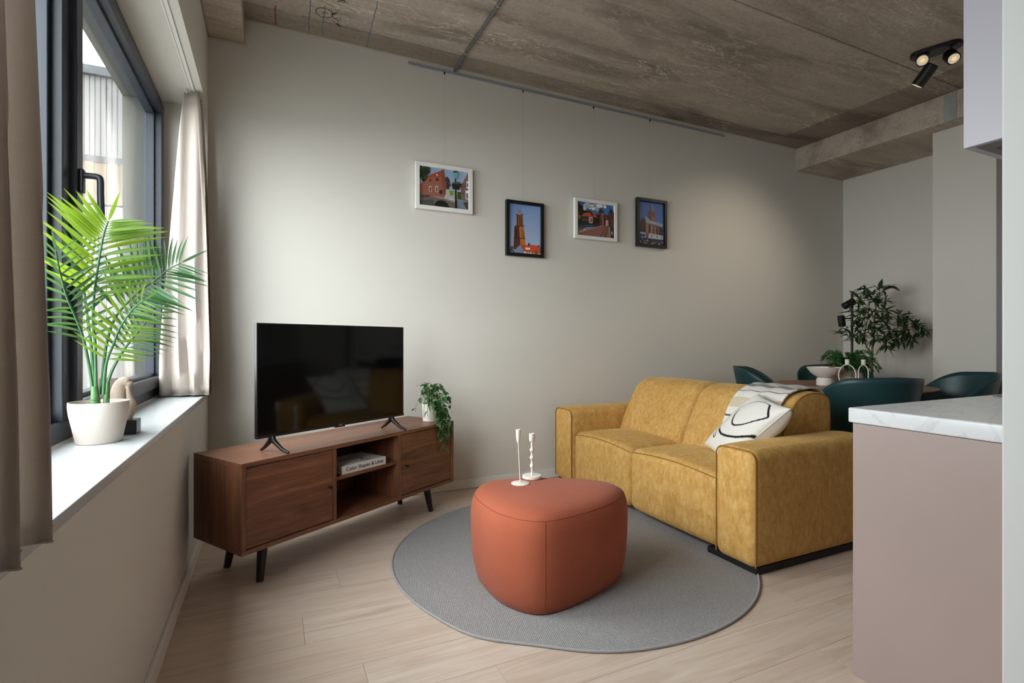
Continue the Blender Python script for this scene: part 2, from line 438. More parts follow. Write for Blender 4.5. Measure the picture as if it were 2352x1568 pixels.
# surveyor's marks on the raw slab
def ribbon(pts, w, z, name, mat, parent):
    m = MB(); P = [Vector((p[0], p[1])) for p in pts]; vs, fs = [], []
    for i, p in enumerate(P):
        d = (P[min(i+1, len(P)-1)] - P[max(i-1, 0)]); d.normalize(); n = Vector((-d.y, d.x))*w/2
        vs += [(p.x+n.x, p.y+n.y, z), (p.x-n.x, p.y-n.y, z)]
    for i in range(len(P)-1): fs.append((2*i, 2*i+1, 2*i+3, 2*i+2))
    return m.add(vs, fs).build(name, mat, parent)
def cpt(px, py): return ray(px, py, FPX*(HC-CAMH)/(783-py))
zm = HC - .0012
for (a, b, w, mt) in (((714, 1), (709, 69), .006, 'chalk_blue'), ((868, 1), (842, 108), .005, 'chalk_blue'), ((633, 12), (633, 56), .008, 'chalk_red'), ((746, 12), (740, 78), .005, 'chalk_blue')):
    A, B = cpt(*a), cpt(*b)
    ribbon([A.lerp(B, i/14) + Vector((random.uniform(-.004, .004), 0, 0)) for i in range(15)], w, zm, 'chalk_line', mt, ce)
c0 = cpt(745, 29)
ribbon([(c0.x + .052*math.cos(k*.3), c0.y + .05*math.sin(k*.3)) for k in range(22)], .005, zm, 'pen_mark', 'marker_black', ce)
ribbon([(c0.x-.022, c0.y+.004), (c0.x+.022, c0.y-.004)], .005, zm, 'pen_mark', 'marker_black', ce)
for (px_, py_, sd) in ((767, 31, 1), (774, 55, 2), (787, 3, 3), (773, 43, 5)):
    rr = random.Random(sd); c1 = cpt(px_, py_)
    ribbon([(c1.x + rr.uniform(-.03, .03), c1.y + rr.uniform(-.025, .025)) for k in range(9)], .004, zm, 'pen_mark', 'marker_black', ce)

# walls
struct(MB().box(-.80, XR+.2, YB, YB+.2, 0, HC+.05).build('wall_back', 'wall_paint'))
w = MB(); w.box(-.80, XW, YREAR-.1, YB, -.1, SILL-.028).box(-.80, XW, YREAR-.1, YB, SOFF, HC+.05).box(-.80, XW, YREAR-.1, YW0, SILL-.028, SOFF).box(-.80, XW, YW1, YB, SILL-.028, SOFF)
struct(w.build('wall_left', 'wall_paint'))
struct(MB().box(XR, XR+.2, YA, YB, 0, HC+.05).build('wall_right', 'wall_paint'))
struct(MB().box(XA, XR+.2, 2.145, YA, 0, ZBEAM).box(XA, XR+.2, YK, 1.20, 0, ZBEAM).box(XA, XR+.2, 1.20, 2.145, 2.72, ZBEAM).box(XA+.12, XR+.2, 1.20, 2.145, 0, 2.72).build('wall_alcove', 'wall_paint'))
struct(MB().box(XK, XR+.2, .30, YK, 0, HC+.05).build('wall_kitchen', 'wall_white', bevel=.004))
struct(MB().box(-.8, 1.7, YREAR-.15, YREAR, 0, HC+.05).build('wall_rear', 'wall_paint'))
struct(MB().box(1.5, 1.7, YREAR, .30, 0, HC+.05).build('wall_hall', 'wall_paint'))
# door in the projecting wall on the right
d1 = struct(empty('door_1'))
MB().box(XA-.012, XA+.12, 2.09, 2.145, 0, 2.72).box(XA-.012, XA+.12, 1.20, 1.255, 0, 2.72).box(XA-.012, XA+.12, 1.255, 2.09, 2.66, 2.72).build('door_frame', 'cabinet_underside', d1)
lf = MB().box(XA+.05, XA+.09, 1.26, 2.085, .01, 2.655).build('door_leaf', 'white_paint', d1)
MB().cyl((XA+.05, 2.03, 1.05), (XA-.01, 2.03, 1.05), .009).cyl((XA-.005, 2.03, 1.05), (XA-.005, 1.91, 1.05), .009).build('door_handle', 'black_metal', lf)

# raw concrete beams
struct(MB().box(XW, -.156, YREAR, YB, 3.09, HC).build('concrete_beam', 'concrete_beam', bevel=.008), 'pale concrete beam above the window wall', 'beam')
bm_ = struct(MB().box(XBEAM, XR, YK, YB, ZBEAM, HC).build('concrete_beam', 'concrete_beam', bevel=.008), 'raw concrete beam over the dining corner', 'beam')
MB().box(XBEAM-.006, XBEAM+.01, 2.335, 2.425, ZBEAM-.004, HC-.01).build('mortar_patch', 'mortar_grey', bm_)
rr = random.Random(3); seg = [(-.15 + i*.12, HC-.006 - rr.uniform(0, .006)) for i in range(46)]
m = MB(); m.prism([(x, HC) for x, z in seg[::-1]] + seg, 'Y', YB-.006, YB); struct(m.build('trim_1', 'plaster_bead'))
struct(MB().box(XBEAM-.002, XBEAM+.012, YB-.008, YB, ZBEAM, HC).box(XBEAM, XR, YB-.007, YB, ZBEAM-.008, ZBEAM).box(XW, -.15, YB-.007, YB, 3.084, 3.09).build('trim_2', 'plaster_bead'))

# baseboards
struct(MB().box(XW, XR, YB-.014, YB, 0, .072).build('baseboard_back', 'white_paint', bevel=.003))
struct(MB().box(XW, XW+.014, YREAR, YB-.014, 0, .072).build('baseboard_left', 'white_paint', bevel=.003))
struct(MB().box(XR-.014, XR, YA, YB-.014, 0, .072).box(XA-.014, XA, 2.145, YA, 0, .072).build('baseboard_right', 'white_paint', bevel=.003))

# window: fixed light, mullion, hinged sash
wn = struct(empty('window_1'))
MB().box(XF-.02, XW+.004, YW0, YW1, SILL-.028, SILL).build('window_sill', 'sill_white', wn, bevel=.004)
f = MB(); X0, X1 = -.672, -.605
f.box(X0, X1, YW0, YW1, SILL, SILL+.065).box(X0, X1, YW0, YW1, SOFF-.06, SOFF).box(X0, X1, YW0, YW0+.06, SILL+.065, SOFF-.06).box(X0, X1, YW1-.055, YW1, SILL+.065, SOFF-.06)
f.box(X0, X1-.03, YW0+.06, 2.11, SILL+.065, SILL+.09).box(X0, X1-.03, YW0+.06, 2.11, SOFF-.085, SOFF-.06)
f.build('frame', 'anthracite', wn, bevel=.003)
MB().box(X0, X1, 2.11, 2.185, SILL+.065, SOFF-.06).box(X0, X1-.03, 2.085, 2.11, SILL+.065, SOFF-.06).build('mullion', 'anthracite', wn, bevel=.003)
sa = MB(); S0, S1 = -.668, -.588; ya, yb, za, zb = 2.18, YW1-.048, SILL+.058, SOFF-.052
sa.box(S0, S1, ya, ya+.062, za, zb).box(S0, S1, yb-.062, yb, za, zb).box(S0, S1, ya+.062, yb-.062, za, za+.062).box(S0, S1, ya+.062, yb-.062, zb-.062, zb)
sa.box(S0, S1-.035, ya+.062, ya+.078, za+.062, zb-.062).box(S0, S1-.035, yb-.078, yb-.062, za+.062, zb-.062).box(S0, S1-.035, ya+.078, yb-.078, za+.062, za+.078).box(S0, S1-.035, ya+.078, yb-.078, zb-.078, zb-.062)
so = sa.build('sash', 'anthracite', wn, bevel=.003)
h = MB(); h.rbox(S1, S1+.012, 2.197, 2.225, 1.655, 1.735, .004, 2, 1); h.tube(crom([(S1+.01, 2.211, 1.715), (S1+.045, 2.211, 1.715), (S1+.055, 2.211, 1.705), (S1+.056, 2.211, 1.66), (S1+.058, 2.211, 1.585)], 5), .0105, 12)
h.build('window_handle', 'anthracite', so, smooth=40)
MB().box(-.655, -.650, ya+.06, yb-.06, za+.06, zb-.06).build('pane', 'glass', so)
MB().box(-.655, -.650, YW0+.05, 2.10, SILL+.08, SOFF-.075).build('pane', 'glass', wn)
MB().box(X1-.002, X1+.006, YW0, YW1, SILL, SILL+.004).build('sealant', 'pot_cream', wn)
MB().box(-.80, -.673, YW1-.006, YW1, SILL, SOFF-.006).box(-.80, -.673, YW0, YW1, SOFF-.006, SOFF).box(-.83, -.673, YW0, YW1, SILL-.02, SILL).build('outer_lining', 'reveal_outside', wn)

# curtain track recessed in the soffit
tag(MB().box(-.432, -.424, YW0, YW1, SOFF-.006, SOFF).box(-.412, -.404, YW0, YW1, SOFF-.006, SOFF).box(-.432, -.404, YW0, YW1, SOFF-.002, SOFF).build('curtain_track', 'white_paint'),
    'slim white curtain track under the window soffit', 'curtain track')

# courtyard wing seen through the window
fb = thing('facade_building', 'pale ribbed building wing across the courtyard outside the window', 'building', (-.85, 9.0, -3.0))
MB().box(-10, 0, .3, 3, 0, 7.9).build('building_core', 'cladding_pale', fb)
MB().box(-10.1, 0, -.06, 3, 7.86, 7.98).build('roof_fascia', 'fascia', fb)
for zlo, zhi, mt, rib, nm in ((6.75, 7.86, 'cladding', .0622, 'ribbed_panel'), (6.08, 6.66, 'cladding_low', .14, 'board_panel'), (3.0, 6.05, 'cladding', .4, 'wall_panel')):
    me = None
    for k in range(8):
        if me is None:
            m = MB(); m.box(0, 1.244, .03, .3, zlo, zhi); n = int(1.244/rib)
            for q in range(n): m.box(q*rib + rib*.12, q*rib + rib*.88, .018, .03, zlo, zhi)
            o = m.build(nm, mt, fb); me = o.data
        else: o = bpy.data.objects.new(nm, me); COL.objects.link(o); o.parent = fb
        o.location = (-10 + k*1.25, 0, 0)
MB().box(-10, 0, .02, .3, 6.66, 6.75).build('band', 'fascia', fb)
struct(MB().box(-30, -.8, -25, 9.3, -3.2, -3.0).build('courtyard_ground', 'court_ground'), 'grey courtyard ground outside', 'ground')

# picture rail and ceiling conduit
pr = tag(MB().box(.927, 4.135, YB-.011, YB, 3.208, 3.228).box(.927, 4.135, YB-.014, YB-.011, 3.206, 3.211).build('picture_rail', 'alu'), 'thin aluminium picture rail along the top of the back wall', 'picture rail')
cd = thing('conduit', 'grey galvanised cable conduit across the concrete ceiling', 'conduit', (1.288, 3.3, HC))
MB().tube([(0, YB-3.3-.002, -.024), (0, .42, -.014), (0, .3, -.012), (0, -3.4, -.012)], .0115, 12).build('pipe', 'zinc', cd, smooth=40)
for yy in (.24, -.35, -1.1, -1.9):
    m = MB(); m.tube([(.014*math.cos(a), yy, -.012 - .014*math.sin(a)) for a in [i*math.pi/8 for i in range(9)]], .003, 6); m.box(-.045, -.012, yy-.008, yy+.008, -.004, 0)
    m.build('clip', 'plaster_bead', cd)

# ================================================================== CURTAINS
def curtain(name, label, y0, y1, ztop, zbot, xc_top, xc_bot, amp_t, amp_b, folds, ph, ycomp, seed, split=1.0, rip=.003):
    rr = random.Random(seed); jit = [1 + (rr.uniform(.75, 1.2) - 1)*split for _ in range(40)]
    nu, nv = folds*28 + 1, 40
    def fn(u, v, off=0.0):
        k = u*folds; a = amp_t + (amp_b - amp_t)*min(1, v*1.15)**.8
        j = jit[int(k) % 40]*(1-(k % 1)) + jit[int(k+1) % 40]*(k % 1)
        ang = 2*math.pi*k + ph + .25*math.sin(v*3 + k)
        wv = math.sin(ang); wv = math.copysign(abs(wv)**.8, wv)
        yc = (y0 + y1)/2; wy = 1 + ycomp*v
        yy = yc + (y0 + (y1-y0)*u - yc)*wy + .012*math.sin(ang*2)*v
        xx = xc_top + (xc_bot - xc_top)*v + a*j*wv
        yy += rip*math.sin(xx*78 + .6*math.sin(2.2*v) + seed)*min(1, .35+v)
        return (xx, yy, ztop + (zbot - ztop)*v)
    root = thing(name, label, 'curtain', (0, 0, 0), 0)
    m = MB(); m.grid(fn, nu, nv); o = m.build('drape', 'linen', root, smooth=80)
    s = o.modifiers.new('thick', 'SOLIDIFY'); s.thickness = .0025
    hm = MB(); hm.tube([fn(i/(nu-1), 1.0) for i in range(nu)], .0022, 5); hm.tube([tuple(Vector(fn(i/(nu-1), .986)) + Vector((.0015, 0, 0))) for i in range(nu)], .0009, 4); hm.build('hem', 'linen', root, smooth=60)
    for i in range(folds):
        p = fn((i+.5)/folds, 0); MB().box(p[0]-.004, p[0]+.004, p[1]-.006, p[1]+.006, ztop-.005, SOFF-.004).build('glider', 'white_paint', root)
    return root
curtain('curtain', 'creamy white linen curtain gathered at the far end of the window', 3.50, 3.70, SOFF-.02, SILL+.012, -.420, -.455, .042, .140, 4, .6, .05, 4, .6, .020)
curtain('curtain', 'taupe linen curtain hanging in the left foreground before the window', 0.44, 1.065, SOFF-.02, SILL+.012, -.436, -.412, .062, .102, 6, math.pi, .0, 9, .15)

# ================================================================== TV CABINET
U = Vector((.847, .531)); SA = math.atan2(.531, .847)
tvc = thing('tv_cabinet', 'low walnut television cabinet with two doors and black tapered legs', 'cabinet', (-.119, 2.600, 0), SA)
L, D, ZB, ZT, TH = 1.489, .425, .183, .600, .021
MB().box(0, L, 0, D, ZT-TH, ZT).build('top_board', 'walnut_x', tvc, bevel=.0015)
MB().box(0, L, 0, D, ZB, ZB+TH).build('bottom_board', 'walnut_x', tvc, bevel=.0015)
for a in (0, L-TH): MB().box(a, a+TH, 0, D, ZB+TH, ZT-TH).build('side_board', 'walnut_z', tvc, bevel=.001)
MB().box(TH, L-TH, D-.012, D-.004, ZB+TH, ZT-TH).build('back_panel', 'walnut_z', tvc)
D1, D2 = .497, .972
for a in (D1-.002, D2): MB().box(a, a+TH, .003, D-.012, ZB+TH, ZT-TH).build('divider', 'walnut_z', tvc)
MB().box(D1-.002+TH, D2, .02, D-.012, .402, .421).build('shelf', 'walnut_x', tvc, bevel=.001)
def door(a, b, kx):
    d = MB().box(a, b, .006, .024, ZB+TH+.004, ZT-TH-.004).build('door', 'walnut_x', tvc, bevel=.0012)
    k = MB(); k.tube([(kx, .006, .385), (kx, -.006, .385), (kx, -.010, .385), (kx, -.020, .385)], [.0035, .0035, .008, .008], 12); k.build('knob', 'black_metal', d, smooth=40)
door(TH+.003, D1-.004+.0, .470); door(D2+TH+.003, L-TH-.003, 1.028)
for sx, sy in ((.165, .105), (L-.165, .105), (.165, D-.07), (L-.165, D-.07)):
    dx = -.028 if sx < .7 else .028; dy = -.02 if sy < .2 else .02
    MB().tube([(sx, sy, ZB), (sx+dx, sy+dy, 0)], [.0255, .0165], 20).build('leg', 'black_metal', tvc, smooth=40)

# book on the shelf
bk = thing('book', 'white hardback lying on the cabinet shelf with a title on its spine', 'book', tuple(Vector((-.119, 2.600, .421)) + Vector((U.x*.575 - U.y*.030, U.y*.575 + U.x*.030, 0))), SA - R(1.5))
MB().box(.004, .306, .003, .225, .004, .041).build('pages', 'book_pages', bk)
MB().box(0, .31, 0, .005, 0, .045).box(0, .31, .005, .23, 0, .004).box(0, .31, .005, .23, .041, .045).build('cover', 'book_white', bk, bevel=.001)
def text_mesh(body, size, name, mat, parent, matrix, spacing=1.0, bold=0.0):
    cu = bpy.data.curves.new(name, 'FONT'); cu.body = body; cu.size = size; cu.extrude = .0002; cu.space_character = spacing; cu.offset = bold
    cu.align_x = 'CENTER'; cu.align_y = 'CENTER'; cu.resolution_u = 3
    tmp = bpy.data.objects.new('tmp_text', cu); COL.objects.link(tmp)
    dg = bpy.context.evaluated_depsgraph_get(); me = bpy.data.meshes.new_from_object(tmp.evaluated_get(dg))
    bpy.data.objects.remove(tmp, do_unlink=True); me.materials.clear(); me.materials.append(MAT[mat]); me.name = name
    return inst(name, me, parent, matrix)
text_mesh('Color Shapes & Lines', .030, 'spine_title', 'ink_black', bk, Matrix.Translation((.158, -.0004, .0235)) @ Matrix.Rotation(R(90), 4, 'X'), 1.02, .0004)
m = MB(); m.tube([tuple(p) for p in crom([(.21, .015, .0453), (.17, .05, .0453), (.205, .09, .0453), (.16, .13, .0453), (.07, .12, .0453), (.05, .18, .0453)], 6)], .002, 4); m.build('cover_line', 'ink_black', bk)

# television
tv = thing('television', 'black flat screen television standing on the walnut cabinet', 'television', (-.062, 2.757, .600), R(31.4))
TW, TB, TT = .970, .078, .638
MB().rbox(0, TW, 0, .022, TB, TT, .004, 2, 1).rbox(.12, TW-.12, .022, .06, TB+.02, TB+.34, .012, 2, 1).build('housing', 'tv_body', tv, smooth=40)
MB().box(.006, TW-.006, -.0012, .002, TB+.014, TT-.006).build('screen', 'tv_screen', tv)
MB().box(.0, TW, -.002, .002, TB, TB+.0125).rbox(TW/2-.032, TW/2+.032, -.002, .015, TB-.008, TB+.004, .003, 2, 1).build('bottom_bezel', 'tv_body', tv)
text_mesh('LG', .012, 'logo', 'alu', tv, Matrix.Translation((TW/2+.006, -.0026, TB+.0055)) @ Matrix.Rotation(R(90), 4, 'X'))
MB().tube([(TW/2-.008+.0045*math.cos(a), -.0026, TB+.0055+.0045*math.sin(a)) for a in [i*math.pi/8 for i in range(16)]], .0006, 4, True).build('logo_ring', 'alu', tv)
for fx in (.085, TW-.095):
    f = MB()
    f.tube([(fx, .012, TB+.012), (fx+.002, -.004, TB-.022), (fx+.012, -.055, .02), (fx+.022, -.093, .006)], [.013, .013, .009, .0065], 10)
    f.tube([(fx, .012, TB+.012), (fx-.002, .022, TB-.022), (fx-.008, .06, .022), (fx-.012, .085, .006)], [.013, .013, .009, .0065], 10)
    f.build('foot', 'black_metal', tv, smooth=50)

# trailing plant on the cabinet
PP = Vector((-.119, 2.600, .600)) + Vector((U.x*1.40 - U.y*.135, U.y*1.40 + U.x*.135, 0))
vp = thing('trailing_plant', 'small trailing green plant in a cream pot on the walnut cabinet', 'plant', tuple(PP))
MB().lathe([(.046, 0), (.05, .003), (.056, .11), (.057, .122), (.052, .122), (.050, .105), (.0, .104)], n=28, cap=False).build('pot', 'pot_cream', vp, smooth=40)
def leaf_mesh(name, mat, w, fold, droop, nseg=5):
    m = MB(); vs, fs = [], []
    for i in range(nseg+1):
        s = i/nseg; hw = w*math.sin(math.pi*min(1, s*1.0)**.75)*(1 if s < 1 else 0); z = -droop*s*s
        vs += [(s, -hw, z + fold*hw), (s, 0, z), (s, hw, z + fold*hw)]
    for i in range(nseg):
        a = 3*i; fs += [(a, a+3, a+4, a+1), (a+1, a+4, a+5, a+2)]
    m.add(vs, fs); me = m.mesh(name); me.materials.append(MAT[mat])
    me.polygons.foreach_set('use_smooth', [True]*len(me.polygons)); return me
vleaf = leaf_mesh('vine_leaf', 'vine_leaf', .28, .5, .18)
rv = random.Random(21); nl = 0
stems = []
for k in range(34):
    a = rv.uniform(0, 2*math.pi); out = rv.uniform(.03, .13); up = rv.uniform(.03, .135)
    fall = rv.uniform(-.03, .15)
    stems.append([(rv.uniform(-.02, .02), rv.uniform(-.02, .02), .10), (out*.5*math.cos(a), out*.5*math.sin(a), .115+up), (out*math.cos(a), out*math.sin(a), .115+up-fall*.4), (out*1.15*math.cos(a), out*1.15*math.sin(a), max(.02, .10+up-fall))])
fd = Vector((math.sin(SA), -math.cos(SA), 0)); rd = Vector((math.cos(SA), math.sin(SA), 0))     # towards the cabinet front / its right end
for k, (r_, dn) in enumerate(((-.045, -.165), (-.02, -.07), (-.07, -.03), (.01, -.03), (-.055, -.11))):
    e = fd*.150 + rd*r_
    stems.insert(0, [Vector((0, 0, .10)), fd*.07 + rd*r_*.6 + Vector((0, 0, .135)), fd*.125 + rd*r_*.9 + Vector((0, 0, .085)), e + Vector((0, 0, .02)), e*1.02 + rd*.012 + Vector((0, 0, dn))])
for st in stems:
    pts = crom(st, 5); sm = MB().tube(pts, .0011, 5).build('stem', 'vine_stem', vp, smooth=60)
    for i in range(3, len(pts), 2 if len(pts) < 18 else 1):
        d = (pts[i] - pts[i-1]).normalized()
        for sgn in (1, -1):
            if rv.random() < (.5 if len(pts) < 18 else .2): continue
            sd = d.cross(Vector((0, 0, 1)));  sd = sd.normalized() if sd.length > .1 else Vector((1, 0, 0))
            dirv = (d*.55 + sd*sgn*rv.uniform(.5, 1) + Vector((0, 0, rv.uniform(-.6, .35)))).normalized()
            ln = rv.uniform(.034, .054)
            if nl < 298:
                inst('leaf', vleaf, vp, frame_matrix(pts[i], dirv, Vector((rv.uniform(-.5, .5), rv.uniform(-.5, .5), 1)), (ln, ln, ln))); nl += 1

# ================================================================== SOFA
sf = thing('sofa', 'mustard yellow two seat sofa with rounded arms on a black plinth', 'sofa', (0, 0, 0))
SX0, SX1, SY0, SY1, AW = 2.113, 3.07, 1.753, 3.693, .252
def arm_def(yc):
    def f(p):
        tz = max(0, (p.z - .3)/.32)
        return Vector((p.x, p.y, p.z + .012*tz*(1-((p.y-yc)/(AW/2))**2)*(1 if p.z > .5 else 0) - .006*max(0, (2.3-p.x)/.2)*(1 if p.z > .5 else 0)))
    return f
for y0 in (SY0, SY1-AW):
    yc = y0 + AW/2
    a = MB().rbox(SX0, SX1, y0, y0+AW, .038, .612, .045, 5, 10, arm_def(yc)).build('arm', 'mustard_velvet', sf, smooth=60)
    # piping round the front panel
    r, x = .045, SX0+.012; pts = []
    ya, yb, za, zb = y0+.004, y0+AW-.004, .05, .607
    for (cy, cz, a0) in ((ya+r, zb-r, 180), (yb-r, zb-r, 90)):
        for q in range(7):
            an = R(a0 - q*15); pts.append((x, cy + r*math.cos(an), cz + r*math.sin(an)))
    pts = [(x, ya, za)] + pts + [(x, yb, za)]
    MB().tube(pts, .0042, 6).build('piping', 'sofa_piping', a, smooth=60)
YI0, YI1 = SY0+AW, SY1-AW; YM = (YI0+YI1)/2 + .03
def seat_def(ya, yb):
    def f(p):
        u = (p.y-ya)/(yb-ya)*2-1; crown = max(0, 1-u*u)
        z = p.z
        x = p.x
        if z > .3:
            v = max(0, min(1, (p.x-2.13)/.5)); z += crown*.035*(math.sin(math.pi*min(1, .12+v*.75)))*((z-.3)/.14)
        if p.x < 2.2: x -= .012*crown*(.4+.6*math.sin(math.pi*max(0, min(1, p.z/.45))))
        return Vector((x, p.y, z))
    return f
for ya, yb in ((YI0-.004, YM), (YM, YI1+.004)):
    fdn = seat_def(ya, yb)
    c = MB().rbox(2.142, 2.66, ya, yb, .045, .44, .05, 5, 12, fdn).build('seat_cushion', 'mustard_velvet', sf, smooth=60)
    MB().tube([fdn(Vector((2.150, ya+.012+(yb-ya-.024)*i/24, .425 - .012*(1-math.sin(math.pi*i/24))))) + Vector((-.001, 0, .004)) for i in range(25)], .0028, 6).build('piping', 'sofa_piping', c, smooth=60)
# back: leaning cushions with a rounded crest
prof = crom([(2.57, .36), (2.585, .47), (2.645, .605), (2.715, .735), (2.775, .805), (2.86, .838), (2.95, .842), (3.035, .822), (3.068, .77), (3.07, .6), (3.07, .3), (3.07, .06), (2.8, .05), (2.6, .08)], 3, True)
cx_, cz_ = 2.86, .5
def back_rings(ya, yb, r0, r1, n=26):
    rings = []
    for i in range(n+1):
        s = i/n; y = ya + (yb-ya)*(.5-.5*math.cos(math.pi*s)); d = 0
        if y-ya < r0: d = r0*(1-math.sqrt(max(0, 1-((r0-(y-ya))/r0)**2)))
        if yb-y < r1: d = max(d, r1*(1-math.sqrt(max(0, 1-((r1-(yb-y))/r1)**2))))
        ring = []
        bul = .012*math.sin(math.pi*s)
        for p in prof:
            v = Vector((p.x-cx_, p.y-cz_)); l = v.length; k = (l-d)/l
            kk = 1 + (bul/l if p.y > .4 else 0)
            ring.append((cx_ + v.x*k*kk, y, cz_ + v.y*k*kk))
        rings.append(ring)
    return rings
for ya, yb, r0, r1 in ((YI0-.0, YM, .02, .04), (YM, YI1, .04, .03)):
    bc = MB().loft(back_rings(ya, yb, r0, r1)).build('back_cushion', 'mustard_velvet', sf, smooth=60)
    if ya < YM - .1:
        MB().tube([(p.x*.985+cx_*.015, ya+.006, p.y*.985+cz_*.015) for p in prof if p.y > .45], .005, 6).build('piping', 'sofa_piping', bc, smooth=60)
MB().box(SX0+.035, SX1-.02, SY0+.02, SY0+.33, .008, .04).box(SX0+.035, SX1-.02, SY1-.33, SY1-.02, .008, .04).box(2.5, SX1-.02, SY0+.33, SY1-.33, .012, .05).build('plinth', 'sofa_plinth', sf)
for x, y in ((SX0+.06, SY0+.05), (SX1-.08, SY0+.05), (SX0+.06, SY1-.05), (SX1-.08, SY1-.05)):
    MB().lathe([(.018, 0), (.02, .003), (.02, .012)], (x, y, .0065 if x < 2.5 else 0), 14).build('foot', 'sofa_plinth', sf)

# throw over the back of the sofa
def throw_pt(u, v):
    path = THP; s = v*(len(path)-1); i = min(int(s), len(path)-2); q = path[i].lerp(path[i+1], s-i)
    y = 2.035 + .36*u + .03*(1-v) + .012*math.sin(v*9)
    lift = .004*math.sin(u*17 + v*5) + .003*math.sin(v*23+u*3)
    n = Vector((path[min(i+1, len(path)-1)].y - path[i].y, -(path[min(i+1, len(path)-1)].x - path[i].x))); n.normalize(); n = -n
    return (q.x + n.x*(.0125+lift), y, q.y + n.y*(.0125+lift))
THP = crom([(2.625, .555), (2.645, .605), (2.715, .739), (2.773, .812), (2.86, .845), (2.95, .849), (3.04, .828), (3.076, .77), (3.078, .68), (3.08, .55)], 6)
m = MB().grid(throw_pt, 40, 70); o = m.build('throw_blanket', 'striped_throw', None, smooth=80)
uvl = o.data.uv_layers.new(name='UVMap')
for lp in o.data.loops: uvl.data[lp.index].uv = ((lp.vertex_index % 40)/39, (lp.vertex_index//40)/69)
s_ = o.modifiers.new('thick', 'SOLIDIFY'); s_.thickness = .012; s_.offset = -1
b_ = o.modifiers.new('soft', 'BEVEL'); b_.width = .006; b_.segments = 3; b_.limit_method = 'ANGLE'; b_.angle_limit = R(60)
tag(o, 'cream throw with grey and beige stripes folded over the sofa back', 'blanket')

# cushion
TLc, BLc, TRc = Vector((2.70, 2.195, .818)), Vector((2.545, 2.475, .478)), Vector((2.525, 1.855, .777))
E1, E2 = TRc - TLc, BLc - TLc; NRM = E2.cross(E1).normalized()
if NRM.x > 0: NRM = -NRM
TLc, BLc, TRc = (q + NRM*.018 for q in (TLc, BLc, TRc))
def on_cushion(q, off):
    """(u, v) on the cushion of a point of its printed design"""
    d = ray(1600 + q[0]/6.533, 860 + q[1]/6.533, 1.0) - Vector((0, 0, CAMH)); o = Vector((0, 0, CAMH)); p0 = TLc + NRM*off
    h = o + d*((p0 - o).dot(NRM)/d.dot(NRM)) - p0
    a11, a12, a22, b1, b2 = E1.dot(E1), E1.dot(E2), E2.dot(E2), h.dot(E1), h.dot(E2); det = a11*a22 - a12*a12
    return Vector(((b1*a22 - b2*a12)/det, (a11*b2 - a12*b1)/det))
LINES = [([(655, 545), (600, 650), (582, 780), (720, 776), (880, 710), (1045, 628), (1072, 560), (1092, 430)], .017),
         ([(1092, 430), (1020, 392), (880, 395), (700, 480), (560, 590), (420, 735), (362, 830)], .006),
         ([(362, 830), (375, 895), (440, 938), (560, 955), (670, 935), (850, 862), (1010, 765), (1205, 650)], .021),
         ([(380, 730), (310, 860), (272, 945), (250, 935), (262, 890)], .012), ([(900, 950), (880, 990)], .03)]
LUV = [(crom([on_cushion(q, .045) for q in ln], 4), w) for ln, w in LINES]
BACK = [(crom([on_cushion(q, -.055) for q in [(1400, 650), (1300, 690), (1200, 830), (1090, 950)]], 4), .016)]
def segd(p, a, b):
    ab = b-a; tt = max(0, min(1, (p-a).dot(ab)/max(1e-9, ab.dot(ab)))); return (p - a - ab*tt).length
NC = 112; m = MB(); cols = []
for side in (1, -1):
    for j in range(NC+1):
        for i in range(NC+1):
            u, v = i/NC, j/NC
            e = max(0, (1-(2*u-1)**2)*(1-(2*v-1)**2))
            pinch = 1 - .045*(1-abs(2*u-1)**2) ; pin2 = 1 - .045*(1-abs(2*v-1)**2)
            uu = .5 + (u-.5)*pin2; vv = .5 + (v-.5)*pinch
            th = .068*e**.42 if side > 0 else .135*e**.33
            wr = .004*math.sin(14*u+5*v)*e**.2*(1-e)
            p = TLc + E1*uu + E2*vv + NRM*((th + wr)*side + .0)
            m.v.append(tuple(p))
            w = 1.0
            if True:
                q = Vector((u, v))
                for ln, wd in (LUV if side == 1 else BACK):
                    for k in range(len(ln)-1):
                        if segd(q, ln[k], ln[k+1]) < wd*.8: w = 0; break
                    if not w: break
            beige = side == -1 and u < .93 - .25*v
            cols.append(lin(30, 30, 32) if not w else (lin(206, 192, 172) if beige else lin(228, 223, 216)))
n1 = NC+1; off = n1*n1
for j in range(NC):
    for i in range(NC):
        a = j*n1+i; q = (a, a+1, a+n1+1, a+n1); m.f.append(q); m.mi.append(0); m.f.append(tuple(x+off for x in reversed(q))); m.mi.append(0)
o = m.build('cushion', 'cushion_print', None, smooth=80)
at = o.data.color_attributes.new('Col', 'FLOAT_COLOR', 'POINT')
for i, c in enumerate(cols): at.data[i].color = c
tag(o, 'white cushion with black abstract lines leaning in the sofa corner', 'cushion')
seam = [TLc + E1*(.5+(u-.5)*(1-.045*(1-abs(2*v-1)**2))) + E2*(.5+(v-.5)*(1-.045*(1-abs(2*u-1)**2))) for u, v in [(i/20, 0) for i in range(20)] + [(1, i/20) for i in range(20)] + [(1-i/20, 1) for i in range(20)] + [(0, 1-i/20) for i in range(20)]]
MB().tube(seam, .0022, 5, True).build('seam', 'book_white', o, smooth=60)

